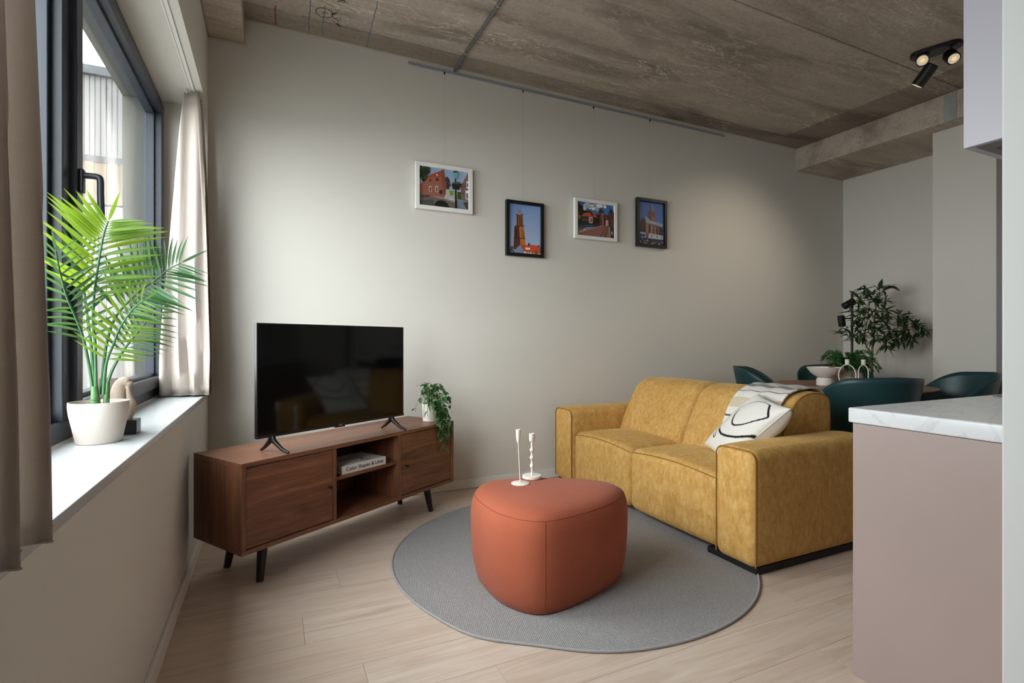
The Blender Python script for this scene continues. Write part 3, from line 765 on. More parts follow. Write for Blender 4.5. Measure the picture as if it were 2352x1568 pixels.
# ================================================================== RUG, POUF, CANDLE HOLDERS
rc = Vector((1.487, 2.44)); RUGR = .945
def rug_r(a):
    dx = math.degrees(a) % 360
    return RUGR - .022*math.exp(-((dx-232)/11)**2) + .014*math.exp(-((dx-216)/9)**2) + .004*math.sin(5*a)
N = 180
rug = tag(MB().loft([[(rug_r(2*math.pi*i/N)*math.cos(2*math.pi*i/N)*k, rug_r(2*math.pi*i/N)*math.sin(2*math.pi*i/N)*k, z) for i in range(N)] for k, z in ((.995, .0005), (1, .002), (.995, .0065))]).build('rug', 'grey_weave'), 'round grey flatwoven rug under the pouf and sofa front', 'rug')
rug.location = (rc.x, rc.y, 0)
MB().tube([(rug_r(2*math.pi*i/N)*math.cos(2*math.pi*i/N), rug_r(2*math.pi*i/N)*math.sin(2*math.pi*i/N), .0062) for i in range(N)], .0058, 8, True).build('binding', 'rug_binding', rug, smooth=60)

outl = crom([(.862, 2.16), (.895, 1.985), (1.005, 1.862), (1.21, 1.868), (1.45, 1.95), (1.60, 2.075), (1.575, 2.235), (1.43, 2.37), (1.21, 2.475), (1.00, 2.49), (.885, 2.36)], 10, True)
pc = sum(outl, Vector((0, 0)))/len(outl)
pf = thing('pouf', 'rust coloured rounded triangular fabric pouf on the grey rug', 'pouf', (pc.x, pc.y, .0065))
def inset(d): return [((p-pc).normalized()*((p-pc).length - d)) for p in outl]
rings = []
PZ = [(.0, .040), (.008, .030), (.05, .018), (.12, .006), (.20, .0), (.27, -.002), (.33, -.002), (.365, .004), (.388, .012), (.396, .016), (.412, .030), (.425, .055), (.433, .09), (.438, .14), (.441, .2), (.443, .27)]
PLEAT = [i for i, p in enumerate(outl) if (p - Vector((.99, 1.875))).length < .10]
for z, d in PZ:
    ring = []
    for i, q in enumerate(inset(d)):
        k = 0
        if i in PLEAT and .28 < z < .396: k = .0035*((z-.28)/.116)*math.sin(i*2.6)
        ring.append((q.x*(1+k), q.y*(1+k), z))
    rings.append(ring)
MB().loft(rings).build('cover', 'rust_wool', pf, smooth=80)
MB().tube([(q.x, q.y, .397) for q in inset(.0172)], .0018, 6, True).build('top_seam', 'rust_seam', pf, smooth=60)
for idx in (min(range(len(outl)), key=lambda i: (outl[i]-Vector((1.02, 1.86))).length), min(range(len(outl)), key=lambda i: (outl[i]-Vector((1.6, 2.1))).length), min(range(len(outl)), key=lambda i: (outl[i]-Vector((.97, 2.48))).length)):
    MB().tube([(inset(d)[idx].x, inset(d)[idx].y, z) for z, d in PZ[1:10]], .0013, 5).build('side_seam', 'rust_seam', pf)

c1 = thing('candle_holder', 'slender white candle holder with a flat disc base on the pouf', 'candle holder', (1.112, 2.279, .4490))
MB().lathe([(.044, 0), (.0445, .0015), (.0445, .003), (.042, .0045), (.003, .005)], n=36).build('base', 'candle_white', c1, smooth=40)
lean = Vector((-.016, -.004, 0))
MB().tube([Vector((0, 0, .003)), Vector((0, 0, .21)) + lean*.8], .0024, 10).build('rod', 'candle_white', c1, smooth=40)
cp = MB().lathe([(.003, 0), (.006, .001), (.0095, .02), (.0118, .062), (.0118, .065), (.0092, .065), (.0085, .045), (.0, .044)], tuple(Vector((0, 0, .203)) + lean*.8), 24, False).build('cup', 'candle_white', c1, smooth=40)
c2 = thing('candle_holder', 'white beaded candle holder with a thick round base on the pouf', 'candle holder', (1.216, 2.355, .4475))
MB().lathe([(.047, 0), (.049, .002), (.049, .0125), (.047, .0145), (.004, .0145)], n=36).build('base', 'candle_white', c2, smooth=40)
pr_ = [(.0055, .0145), (.0055, .05)]
def bead(z): return [(.0055 + .0062*math.sin(math.pi*i/8), z-.012+.024*i/8) for i in range(9)]
st = [(.0055, .0145)] + bead(.062) + bead(.104) + bead(.143) + [(.0058, .19)]
MB().lathe(st, (0, 0, 0), 20).build('beaded_stem', 'candle_white', c2, smooth=60)
MB().lathe([(.006, .188), (.0135, .189), (.0145, .192), (.0145, .226), (.0143, .228), (.0115, .228), (.011, .212), (.0, .211)], n=24, cap=False).build('cup', 'candle_white', c2, smooth=40)

# ================================================================== WINDOW SILL THINGS
pot0 = Vector((-.501, 2.068, SILL))
pm = thing('potted_palm', 'tall bright green palm in a cream pot on the window sill', 'plant', tuple(pot0))
MB().lathe([(.057, 0), (.060, .002), (.069, .05), (.0765, .09), (.0795, .116), (.079, .131), (.0765, .131), (.075, .11), (.072, .096), (.0, .094)], n=48, cap=False).build('pot', 'pot_cream', pm, smooth=40)
MB().lathe([(.073, .094), (.04, .098), (.0, .099)], n=32, cap=False).build('soil', 'pot_soil', pm, smooth=40)
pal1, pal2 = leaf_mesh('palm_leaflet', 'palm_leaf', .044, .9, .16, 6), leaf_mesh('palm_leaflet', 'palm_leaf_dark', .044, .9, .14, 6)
rp = random.Random(5); camdir = Vector((math.sin(YAW-.68), math.cos(YAW-.68), 0))
FR = [  # rachis through (px, py, depth), first leaflet position, leaflet length, pairs, mesh, bend
    ([(221, 905, 1.66), (219, 800, 1.65), (214, 740, 1.64), (217, 670, 1.62), (224, 620, 1.60), (234, 560, 1.585), (241, 530, 1.575), (249, 508, 1.565)], .40, .150, 18, pal1, .42),
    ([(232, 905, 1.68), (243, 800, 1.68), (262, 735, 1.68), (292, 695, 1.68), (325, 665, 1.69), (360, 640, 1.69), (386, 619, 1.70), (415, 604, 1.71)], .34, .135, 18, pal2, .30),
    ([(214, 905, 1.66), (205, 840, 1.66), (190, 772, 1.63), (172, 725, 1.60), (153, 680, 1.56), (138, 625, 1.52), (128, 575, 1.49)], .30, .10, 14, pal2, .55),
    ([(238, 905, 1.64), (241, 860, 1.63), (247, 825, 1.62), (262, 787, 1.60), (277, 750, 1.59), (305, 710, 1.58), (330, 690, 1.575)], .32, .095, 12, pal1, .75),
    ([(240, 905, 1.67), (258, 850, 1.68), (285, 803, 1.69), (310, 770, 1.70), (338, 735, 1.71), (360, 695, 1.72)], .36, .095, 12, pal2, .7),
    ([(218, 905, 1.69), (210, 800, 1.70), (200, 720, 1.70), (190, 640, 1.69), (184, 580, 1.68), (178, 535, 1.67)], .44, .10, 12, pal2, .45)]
trunk = MB().tube([Vector((-.012, 0, .09)), Vector((-.010, .0, .13)), Vector((-.012, .0, .18))], [.017, .013, .009], 10).tube([Vector((.016, .004, .09)), Vector((.018, .004, .14)), Vector((.02, .005, .19))], [.010, .008, .007], 10)
for z in (.105, .115, .126, .138): trunk.tube([(-.011+.0155*math.cos(a), .0155*math.sin(a), z) for a in [i*math.pi/7 for i in range(14)]], .0012, 5, True)
trunk.build('trunk', 'palm_trunk', pm, smooth=50)
for pts, s0, ln, pairs, me, bend in FR:
    P = crom([ray(*p) - pot0 for p in pts], 8); n = len(P)
    fo = MB().tube(P, [.0042*(1-.75*i/n)+.0008 for i in range(n)], 7).build('frond', 'palm_stem', pm, smooth=60)
    for k in range(pairs):
        q = (s0 + (1-s0)*(k+.3)/pairs)*(n-1); i = min(int(q), n-2); p = P[i].lerp(P[i+1], q-i); T = (P[min(i+2, n-1)] - P[max(i-1, 0)]).normalized()
        N = (-camdir + Vector((0, 0, .45))).normalized(); S = T.cross(N).normalized(); N = S.cross(T).normalized()
        f = k/(pairs-1); ang = R(68 - 20*f); L_ = ln*(.72 + .5*math.sin(math.pi*min(1, .25+f*.8)))*rp.uniform(.93, 1.07)
        for sg in (1, -1):
            d = T*math.cos(ang) + S*sg*math.sin(ang) + N*rp.uniform(-.10, .28)
            d.normalize(); d.x = max(d.x, (-.575 - (p.x + pot0.x))/L_)     # leaves brush along the glass, not through it
            up = (N + S*sg*.1 + Vector((0, 0, .5)) + T*.2).normalized()
            inst('leaflet', me, fo, frame_matrix(p, d, up, (L_, L_*.95, L_*bend*2.2)))
    T = (P[-1]-P[-3]).normalized(); inst('leaflet', me, fo, frame_matrix(P[-1], T, -camdir, (ln*.7, ln*.8, ln*.3)))

sc = thing('sculpture', 'abstract beige bowed figure on a small black stone block', 'sculpture', (-.455, 2.220, SILL))
MB().box(-.032, .030, -.035, .035, 0, .049).build('block', 'stone_black', sc, bevel=.003)
s = MB()
def sp(zx, zy, dy=0):   # profile in the plane facing the room, metres
    return Vector(((zx-1215)*.000215*.9, -(zx-1215)*.000215*.42 + dy, .047 + (1010-zy)*.00022))
s.tube(crom([sp(1195, 1010), sp(1150, 930), sp(1085, 800), sp(1062, 660), sp(1068, 520), sp(1105, 430), sp(1165, 395), sp(1222, 415)], 6), [.010 + .0 for _ in range(1)]*0 + [.010+.015*min(1, i/14) - .011*max(0, (i-22)/20) for i in range(43)], 16)
s.tube(crom([sp(1222, 400), sp(1228, 430), sp(1222, 470)], 4), [.006, .0095, .0118, .0125, .0122, .0115, .010, .008, .005], 14)
s.tube(crom([sp(1212, 470, -.004), sp(1222, 540, -.006), sp(1240, 640, -.006), sp(1268, 740, -.005), sp(1268, 830), sp(1245, 930), sp(1225, 1010)], 6), [.006, .0065, .007, .007, .0072, .0075, .0078, .008, .0082, .0086, .009, .0094, .0098, .0103, .011, .012, .0128, .0134, .0138, .0142, .0145, .0146, .0146, .0144, .014, .0134, .0128, .0122, .0116, .011, .0105, .010, .0096, .0092, .009, .0088, .0086], 14)
o = s.build('figure', 'clay', sc, smooth=180)
rm = o.modifiers.new('fuse', 'REMESH'); rm.mode = 'VOXEL'; rm.voxel_size = .0022; rm.use_smooth_shade = True
sm = o.modifiers.new('soften', 'SMOOTH'); sm.iterations = 4
cd_ = thing('standing_card', 'taupe folded panel standing on the sill behind the palm stems', 'ornament', (-.545, 2.285, SILL), R(-18))
MB().add([(-.03, 0, 0), (.03, 0, 0), (.03, .03, .19), (-.03, .03, .19), (-.03, .006, 0), (.03, .006, 0), (.03, .036, .19), (-.03, .036, .19)], [(0, 1, 2, 3), (7, 6, 5, 4), (0, 4, 5, 1), (1, 5, 6, 2), (2, 6, 7, 3), (3, 7, 4, 0)]).build('front_panel', 'taupe_card', cd_)
MB().add([(-.03, .072, 0), (.03, .072, 0), (.03, .036, .19), (-.03, .036, .19), (-.03, .066, 0), (.03, .066, 0), (.03, .031, .188), (-.03, .031, .188)], [(0, 1, 2, 3), (7, 6, 5, 4), (0, 4, 5, 1), (1, 5, 6, 2), (2, 6, 7, 3), (3, 7, 4, 0)]).build('rear_panel', 'taupe_card', cd_)

# ================================================================== PICTURES
def picture(label, x0, x1, z0, z1, mat, quad, layers, seed, border, wirex, group):
    dp = .032; yb = YB - .006
    root = thing('framed_photo', label, 'picture', (x0, yb, z0))
    w, h = x1-x0, z1-z0; b = border
    f = MB(); f.box(0, w, -dp, 0, 0, b).box(0, w, -dp, 0, h-b, h).box(0, b, -dp, 0, b, h-b).box(w-b, w, -dp, 0, b, h-b).build('frame', mat, root, bevel=.0015)
    MB().box(b, w-b, -.012, -.004, b, h-b).build('backing', 'book_white', root)
    inv = homography(quad); m = MB(); cols = []
    pw, ph = w-2*b, h-2*b
    for k, (poly, c) in enumerate(layers):
        vs = []
        for p in poly:
            u, v = inv(p); u = max(0, min(1, u)); v = max(0, min(1, v)); vs.append((b + u*pw, -.0125 - .00012*k, b + (1-v)*ph))
        m.add(vs, [tuple(reversed(range(len(vs))))])
        cc = c if isinstance(c[0], tuple) else [c]*len(poly)
        cols += [lin(*q) for q in cc]
    o = m.build('print', 'photo_print', root)
    at = o.data.color_attributes.new('Col', 'FLOAT_COLOR', 'POINT')
    for i, c in enumerate(cols): at.data[i].color = c
    for wx in wirex: MB().cyl((wx-x0, -.004, h-.01), (wx-x0, -.004, 3.210-z0), .0005, n=5).build('hanging_wire', 'wire_clear', root)
    MB().box(wirex[0]-x0-.004, wirex[0]-x0+.004, -.009, 0, 3.19-z0, 3.208-z0).build('wire_hook', 'black_metal', root)
def homography(src):
    """unit-square coordinates of a point inside a quad TL,TR,BR,BL (inverse by Newton)"""
    (x0, y0), (x1, y1), (x2, y2), (x3, y3) = src
    def inv(p):
        u = v = .5
        for _ in range(12):
            X = (1-u)*(1-v)*x0 + u*(1-v)*x1 + u*v*x2 + (1-u)*v*x3 - p[0]; Y = (1-u)*(1-v)*y0 + u*(1-v)*y1 + u*v*y2 + (1-u)*v*y3 - p[1]
            a = (1-v)*(x1-x0) + v*(x2-x3); b = (1-u)*(x3-x0) + u*(x2-x1); c = (1-v)*(y1-y0) + v*(y2-y3); d = (1-u)*(y3-y0) + u*(y2-y1)
            det = a*d - b*c; u -= (d*X - b*Y)/det; v -= (a*Y - c*X)/det
        return (u, v)
    return inv
def blobs(cx, cy, rx, ry, n, size, c, seed):
    rr = random.Random(seed); out = []
    for _ in range(n):
        x, y = cx + rr.gauss(0, .5)*rx, cy + rr.gauss(0, .5)*ry; s = size*rr.uniform(.5, 1.2); k = rr.uniform(.65, 1.3)
        out.append(([(x + s*math.cos(a)*rr.uniform(.6, 1.2), y + s*math.sin(a)*rr.uniform(.6, 1.2)) for a in [i*math.pi/3.5 for i in range(7)]], tuple(min(255, int(q*k)) for q in c)))
    return out
def rect(x0, y0, x1, y1, c, sk=0): return ([(x0, y0), (x1, y0+sk*(x1-x0)), (x1, y1+sk*(x1-x0)), (x0, y1)], c)
q1 = [(193, 165), (895, 275), (880, 803), (180, 725)]
L1 = [(q1, [(128, 166, 206), (150, 178, 210), (205, 208, 214), (200, 205, 214)]),
      ([(190, 440), (300, 335), (505, 262), (545, 290), (562, 560), (530, 625), (188, 625)], (158, 98, 80)),
      ([(295, 340), (335, 290), (530, 222), (500, 318)], (168, 76, 56)), ([(514, 214), (545, 214), (556, 330), (560, 560), (536, 600), (496, 320)], (140, 78, 62)),
      ([(555, 330), (590, 320), (622, 375), (612, 470), (568, 545)], (72, 58, 62)),
      ([(565, 500), (725, 505), (725, 640), (560, 625)], (188, 186, 172)), ([(610, 520), (672, 525), (664, 595), (618, 590)], (112, 150, 62)), ([(728, 540), (788, 540), (784, 655), (724, 645)], (58, 92, 40)),
      ([(780, 430), (820, 400), (825, 370), (850, 345), (885, 275), (895, 275), (886, 680), (778, 655)], (132, 96, 92)),
      rect(780, 455, 892, 466, (96, 66, 62)), rect(780, 560, 890, 570, (96, 66, 62)), rect(862, 392, 894, 490, (222, 226, 228)), rect(868, 415, 890, 470, (80, 96, 112)), rect(845, 522, 890, 645, (218, 224, 228)), rect(855, 560, 884, 635, (84, 104, 122)),
      rect(322, 455, 356, 535, (214, 200, 184), .05), rect(330, 470, 349, 530, (90, 70, 64), .05), rect(410, 455, 447, 540, (220, 208, 194), .05), rect(418, 470, 440, 535, (96, 84, 82), .05), rect(330, 352, 356, 388, (78, 52, 48), .05), rect(418, 340, 456, 382, (78, 52, 48), .05), rect(428, 285, 452, 305, (226, 216, 206)),
      ([(184, 625), (380, 612), (520, 640), (700, 700), (700, 790), (180, 725)], (112, 100, 86)), ([(184, 650), (375, 650), (392, 752), (180, 728)], (78, 80, 72)),
      ([(388, 735), (405, 690), (450, 660), (510, 662), (570, 695), (612, 775)], (32, 28, 26)), ([(380, 612), (520, 640), (700, 700), (700, 680), (530, 622), (390, 600)], (158, 152, 146)),
      ([(700, 655), (884, 672), (880, 803), (690, 785)], (124, 134, 154)), ([(805, 690), (884, 680), (880, 800), (840, 770)], (76, 62, 56)), rect(190, 585, 330, 615, (66, 72, 82))]
L1 += blobs(270, 260, 75, 110, 34, 34, (46, 62, 38), 3) + blobs(475, 545, 20, 40, 8, 22, (40, 56, 34), 4) + blobs(590, 430, 18, 60, 9, 22, (70, 56, 60), 6)
L1 += [([(688, 350), (706, 350), (708, 785), (680, 783)], (24, 28, 32)), ([(664, 270), (738, 264), (720, 352), (682, 352)], (112, 172, 180)), ([(660, 268), (680, 245), (698, 232), (720, 244), (742, 264)], (28, 44, 48)), ([(640, 432), (772, 432), (752, 512), (654, 505)], (40, 36, 40)), ([(638, 432), (655, 410), (700, 404), (760, 404), (778, 436)], (64, 92, 42))]
q2 = [(1438, 688), (1898, 740), (1885, 1420), (1425, 1395)]
L2 = [(q2, [(112, 152, 212), (140, 170, 218), (184, 196, 224), (178, 192, 222)]),
      ([(1505, 1180), (1512, 1030), (1524, 1005), (1640, 1010), (1652, 1050), (1668, 1210), (1668, 1345), (1494, 1350)], (196, 118, 56)),
      ([(1505, 1180), (1512, 1030), (1524, 1005), (1580, 1010), (1598, 1340), (1494, 1350)], (92, 54, 40)), rect(1530, 1060, 1548, 1180, (50, 30, 26)), rect(1614, 1060, 1626, 1180, (130, 72, 36)), rect(1640, 1070, 1650, 1190, (126, 70, 36)), rect(1500, 1185, 1668, 1196, (70, 42, 34)),
      ([(1545, 850), (1636, 850), (1642, 1018), (1540, 1018)], (150, 92, 58)), rect(1556, 870, 1568, 1000, (60, 36, 30)), rect(1588, 870, 1602, 1000, (70, 42, 34)), rect(1614, 870, 1624, 1000, (86, 52, 40)), rect(1540, 842, 1640, 858, (66, 44, 44)), rect(1516, 1008, 1654, 1022, (70, 44, 38)),
      ([(1587, 712), (1594, 712), (1600, 765), (1614, 850), (1564, 850), (1580, 765)], (186, 158, 164)), rect(1576, 785, 1604, 793, (80, 66, 78)), rect(1570, 812, 1608, 822, (80, 66, 78)), rect(1580, 755, 1598, 761, (80, 66, 78))]
L2 += blobs(1462, 1345, 30, 45, 16, 17, (92, 80, 92), 8)
L2 += [([(1500, 1390), (1535, 1330), (1592, 1282), (1645, 1405), (1500, 1402)], (132, 150, 180)), ([(1605, 1272), (1722, 1288), (1752, 1388), (1636, 1378)], (206, 78, 42)), ([(1722, 1274), (1868, 1296), (1884, 1405), (1752, 1388)], (212, 88, 48)), ([(1636, 1376), (1884, 1404), (1884, 1422), (1640, 1412)], (228, 222, 206)),
       rect(1664, 1318, 1732, 1348, (236, 230, 222), .05), rect(1680, 1385, 1694, 1410, (70, 60, 58)), rect(1710, 1388, 1722, 1412, (70, 60, 58)), rect(1760, 1388, 1775, 1412, (60, 52, 52)), rect(1704, 1256, 1722, 1296, (54, 34, 34)), rect(1845, 1284, 1868, 1310, (110, 50, 40)), ([(1790, 1370), (1820, 1335), (1850, 1380), (1850, 1412), (1790, 1408)], (188, 92, 60)), rect(1812, 1372, 1826, 1405, (50, 42, 46))]
q3 = [(305, 258), (1080, 350), (1040, 1030), (275, 965)]
L3 = [(q3, [(48, 98, 168), (66, 116, 180), (130, 160, 196), (130, 160, 196)])]
L3 += blobs(560, 345, 130, 40, 16, 62, (212, 212, 218), 11) + blobs(680, 405, 60, 35, 8, 46, (216, 214, 220), 12) + blobs(830, 350, 90, 18, 8, 34, (206, 208, 216), 13)
L3 += [([(302, 262), (345, 300), (430, 440), (480, 460), (560, 445), (620, 520), (745, 530), (745, 760), (285, 780)], (44, 40, 28))] + blobs(325, 580, 26, 70, 12, 24, (140, 122, 44), 14) + blobs(370, 400, 40, 70, 12, 30, (56, 48, 30), 15)
L3 += [([(375, 572), (430, 512), (552, 488), (622, 588), (520, 575)], (206, 84, 44)), ([(622, 522), (660, 518), (712, 604), (620, 580)], (200, 84, 44)), ([(525, 580), (612, 590), (602, 745), (528, 705)], (204, 160, 142)), ([(372, 582), (522, 580), (526, 705), (372, 692)], (62, 56, 60)), rect(395, 640, 520, 652, (120, 112, 112)), rect(560, 620, 585, 690, (120, 76, 66)),
       rect(280, 720, 745, 790, (46, 50, 56)), rect(290, 762, 600, 772, (110, 112, 116)),
       ([(835, 552), (862, 552), (862, 532), (900, 532), (900, 548), (955, 545), (945, 785), (835, 770)], (62, 44, 40)), ([(870, 772), (880, 660), (905, 632), (936, 660), (930, 772)], (204, 166, 160)), rect(876, 575, 912, 610, (120, 90, 84)),
       ([(745, 490), (838, 490), (832, 772), (745, 772)], (96, 58, 46)), rect(800, 495, 836, 770, (168, 96, 68)), ([(738, 492), (793, 403), (848, 492)], (58, 48, 48)), ([(955, 496), (1070, 502), (1050, 795), (945, 782)], (88, 52, 44)), ([(948, 502), (1012, 398), (1072, 505)], (50, 42, 42)), rect(1000, 540, 1018, 600, (48, 32, 30)),
       ([(275, 915), (520, 838), (800, 765), (942, 790), (952, 1022), (275, 965)], (146, 98, 86)), ([(275, 905), (520, 830), (800, 760), (815, 770), (520, 850), (275, 935)], (190, 150, 128)), ([(735, 990), (880, 790), (890, 790), (760, 995)], (96, 62, 56)), ([(830, 1005), (912, 790), (922, 790), (860, 1008)], (96, 62, 56)), ([(955, 790), (1050, 800), (1038, 1030), (950, 1020)], (46, 42, 42)), rect(985, 880, 1010, 950, (190, 184, 176)), rect(945, 785, 958, 1020, (200, 190, 180)), rect(330, 790, 420, 850, (110, 70, 56)), rect(400, 835, 450, 860, (200, 196, 190))]
q4 = [(1568, 240), (2085, 325), (2030, 1190), (1510, 1130)]
L4 = [(q4, [(28, 82, 162), (34, 86, 166), (84, 132, 192), (84, 132, 192)]),
      ([(1530, 885), (1550, 700), (1600, 640), (1640, 600), (1662, 545), (1690, 700), (1672, 932)], (46, 36, 38)),
      ([(1680, 690), (2040, 795), (2030, 990), (1668, 940)], (98, 64, 54)),
      ([(1690, 715), (1742, 738), (1722, 940), (1680, 935)], (166, 104, 80)), ([(1782, 745), (1832, 765), (1812, 945), (1772, 940)], (128, 122, 130)), ([(1862, 775), (1892, 788), (1880, 955), (1850, 950)], (174, 112, 86)), ([(1930, 800), (1950, 806), (1940, 965), (1925, 962)], (140, 98, 80)), ([(1742, 745), (1780, 750), (1765, 930), (1728, 925)], (52, 40, 42)), ([(1895, 800), (1925, 806), (1915, 955), (1885, 950)], (48, 38, 40)), ([(1960, 810), (2030, 830), (2025, 980), (1955, 965)], (44, 36, 38)),
      ([(1660, 560), (1765, 612), (1890, 690), (2045, 735), (2038, 805), (1800, 735), (1690, 705)], (152, 154, 162)), ([(1790, 665), (1888, 690), (1890, 725), (1790, 700)], (190, 190, 196)),
      ([(1745, 482), (1800, 432), (1888, 475), (1882, 695), (1795, 665), (1745, 605)], (124, 74, 58)), ([(1745, 482), (1800, 440), (1797, 665), (1745, 605)], (72, 48, 44)), rect(1825, 490, 1838, 560, (46, 34, 36), .2), rect(1855, 500, 1868, 568, (46, 34, 36), .2), rect(1812, 585, 1880, 640, (160, 96, 72), .15),
      ([(1798, 442), (1815, 292), (1852, 452)], (52, 54, 66)), ([(1822, 305), (1834, 340), (1850, 448), (1838, 445)], (196, 200, 208)),
      ([(1525, 880), (1672, 912), (1662, 1015), (1520, 995)], (172, 182, 202)), rect(1535, 925, 1655, 985, (40, 66, 116), .1), ([(1735, 918), (2035, 985), (2022, 1065), (1708, 1022)], (186, 187, 193)), rect(1780, 960, 1800, 1000, (60, 58, 66), .2), rect(1890, 985, 1910, 1020, (60, 58, 66), .2), rect(1985, 1005, 2002, 1035, (60, 58, 66), .2), ([(1672, 912), (1735, 918), (1708, 1022), (1664, 1012)], (120, 72, 62)),
      ([(1518, 1000), (2028, 1070), (2030, 1190), (1510, 1130)], (38, 38, 50))]
rr = random.Random(17)
for _ in range(46):
    x, y = rr.uniform(1520, 2020), 0; y = 1020 + .13*(x-1510) + rr.uniform(10, 85); s = rr.uniform(4, 16); L4.append(rect(x, y, x+s*1.6, y+s, rr.choice([(190, 192, 200), (60, 90, 150), (150, 90, 70), (220, 220, 224), (90, 90, 110)])))
picture('white framed landscape photo of a canal house and street lamp', .974, 1.424, 2.138, 2.488, 'frame_white', q1, L1, 1, .030, [1.203], None)
picture('black framed photo of an orange church tower against pale sky', 1.714, 2.057, 1.840, 2.290, 'frame_black', q2, L2, 2, .026, [1.874], None)
picture('white framed landscape photo of a twin towered brick gate', 2.358, 2.800, 2.035, 2.382, 'frame_white', q3, L3, 3, .028, [2.565], None)
picture('black framed photo of a church under deep blue sky', 3.023, 3.372, 2.016, 2.463, 'frame_black', q4, L4, 4, .028, [3.190], None)

# ================================================================== DINING CORNER
TC = Vector((4.40, 2.71)); ZTAB = .78
tb = thing('dining_table', 'round walnut dining table behind the sofa', 'table', (TC.x, TC.y, 0))
MB().lathe([(.545, ZTAB-.03), (.575, ZTAB-.020), (.585, ZTAB-.006), (.582, ZTAB)], n=64).build('table_top', 'walnut_x', tb, smooth=40)
MB().lathe([(.05, .03), (.045, .1), (.045, ZTAB-.05), (.16, ZTAB-.035), (.16, ZTAB-.03)], n=28).build('pedestal', 'black_metal', tb, smooth=40)
MB().lathe([(.23, 0), (.24, .005), (.23, .014), (.06, .03)], n=40).build('base', 'black_metal', tb, smooth=40)
def chair_shell():
    def top(a):
        d = abs(math.degrees(a))
        if d < 40: return 0.915 - .0003*d
        k = min(1, (d-40)/95)**1.7; return .903*(1-k) + .475*k
    def fn(u, v):
        a = R(-135 + 270*u); zt = top(a); z = .44 + (zt-.44)*v
        hh = (z-.44)/.45
        rx, ry = .245 + .085*hh**.75, .215 + .105*hh**.8
        return (rx*math.sin(a), -ry*math.cos(a)*(1 if math.cos(a) > 0 else .95), z)
    m = MB().grid(fn, 55, 14)
    n = len(m.v)
    ring = [fn(i/54, 0) for i in range(55)]
    cen = (0, .02, .425); m.add([cen] + [(p[0], p[1], p[2]) for p in ring], [(0, i+1, i+2) for i in range(54)])
    m.add([cen, ring[-1], (.10, .205, .432), (-.10, .205, .432), ring[0]], [(0, 1, 2), (0, 2, 3), (0, 3, 4)])
    return m
chair_parts = None
def chair(label, x, y, ang):
    global chair_parts
    root = thing('dining_chair', label, 'chair', (x, y, 0), ang, 'teal shell chairs round the dining table')
    if chair_parts is None:
        s_ = chair_shell().build('shell', 'chair_plastic', root, smooth=70); md = s_.modifiers.new('thick', 'SOLIDIFY'); md.thickness = .011; md.offset = 1
        legs = []
        MB().box(-.15, .15, -.14, .14, .395, .425).build('seat_support', 'chair_leg', root)
        for sx in (-1, 1):
            for sy in (-1, 1): legs.append(MB().tube([(sx*.14, sy*.125, .41), (sx*.215, sy*.215, 0)], [.015, .010], 12).build('leg', 'chair_leg', root, smooth=40))
        chair_parts = list(root.children)
    else:
        for c in chair_parts:
            d = c.copy(); COL.objects.link(d); d.parent = root
    return root
def face(x, y): return math.atan2(TC.y-y, TC.x-x) - math.pi/2
for lb, x, y, tw in (('dark teal shell chair nearest the kitchen worktop, seen from behind', 3.83, 2.26, .42),
                 ('dark teal shell chair between the sofa back and the back wall', 4.19, 3.285, .28),
                 ('dark teal shell chair at the far side of the table behind the bowl', 4.97, 3.20, .0),
                 ('dark teal shell chair at the right of the table by the projecting wall', 4.75, 2.21, .26)):
    chair(lb, x, y, face(x, y) + tw)

bw = thing('fruit_bowl', 'wide white footed bowl on the dining table', 'bowl', (4.19, 2.79, ZTAB))
MB().lathe([(.057, 0), (.061, .004), (.061, .05), (.052, .064), (.036, .068)], n=36).build('foot', 'bowl_white', bw, smooth=40)
MB().lathe([(.036, .066), (.06, .072), (.104, .105), (.131, .145), (.135, .152), (.130, .152), (.100, .113), (.052, .082), (.0, .078)], n=48, cap=False).build('dish', 'bowl_white', bw, smooth=40)
for k, (dx, dy, lb) in enumerate(((.03, -.04, 'brown pastry showing above the rim of the white bowl, nearer the ring holder'), (-.05, -.03, 'brown pastry low in the white bowl, nearer the sofa'))):
    tag(MB().lathe([(.001, -.02), (.022, -.016), (.032, 0), (.026, .016), (.012, .022), (.001, .024)], (4.19+dx, 2.79+dy, ZTAB+(.134 if k == 0 else .126)), 16).build('pastry', 'pastry', None, smooth=60), lb, 'pastry', 'pastries in the bowl')
def ring_holder(label, px_, t_, w_, arch):
    c = ray(px_, 850, t_); root = thing('candle_holder', label, 'candle holder', (c.x, c.y, ZTAB), -YAW - R(28))
    if arch:
        pts = [(-w_, 0, .004)] + [(-w_*math.cos(a), 0, .115 + .062*math.sin(a)) for a in [i*math.pi/14 for i in range(15)]] + [(w_, 0, .004)]
        MB().tube(pts, .0042, 8).box(-w_-.012, w_+.012, -.03, .03, 0, .006).build('arch', 'candle_white', root, smooth=50)
        z = .178
    else:
        MB().tube([(w_*math.sin(a), 0, .097 + .085*math.cos(a)) for a in [i*math.pi/20 for i in range(40)]], .0042, 8, True).build('ring', 'candle_white', root, smooth=50)
        MB().lathe([(.032, 0), (.033, .002), (.033, .010), (.0, .013)], n=24).build('base', 'candle_white', root, smooth=40)
        z = .181
    MB().lathe([(.012, z), (.0155, z+.001), (.0155, z+.043), (.012, z+.043), (.011, z+.02), (.0, z+.02)], n=20, cap=False).build('cup', 'candle_white', root, smooth=40)
ring_holder('white ring shaped candle holder beside the bowl on the dining table', 1946, 4.10, .058, False)
ring_holder('white narrow arch candle holder before the fern pot', 1983, 4.16, .033, True)

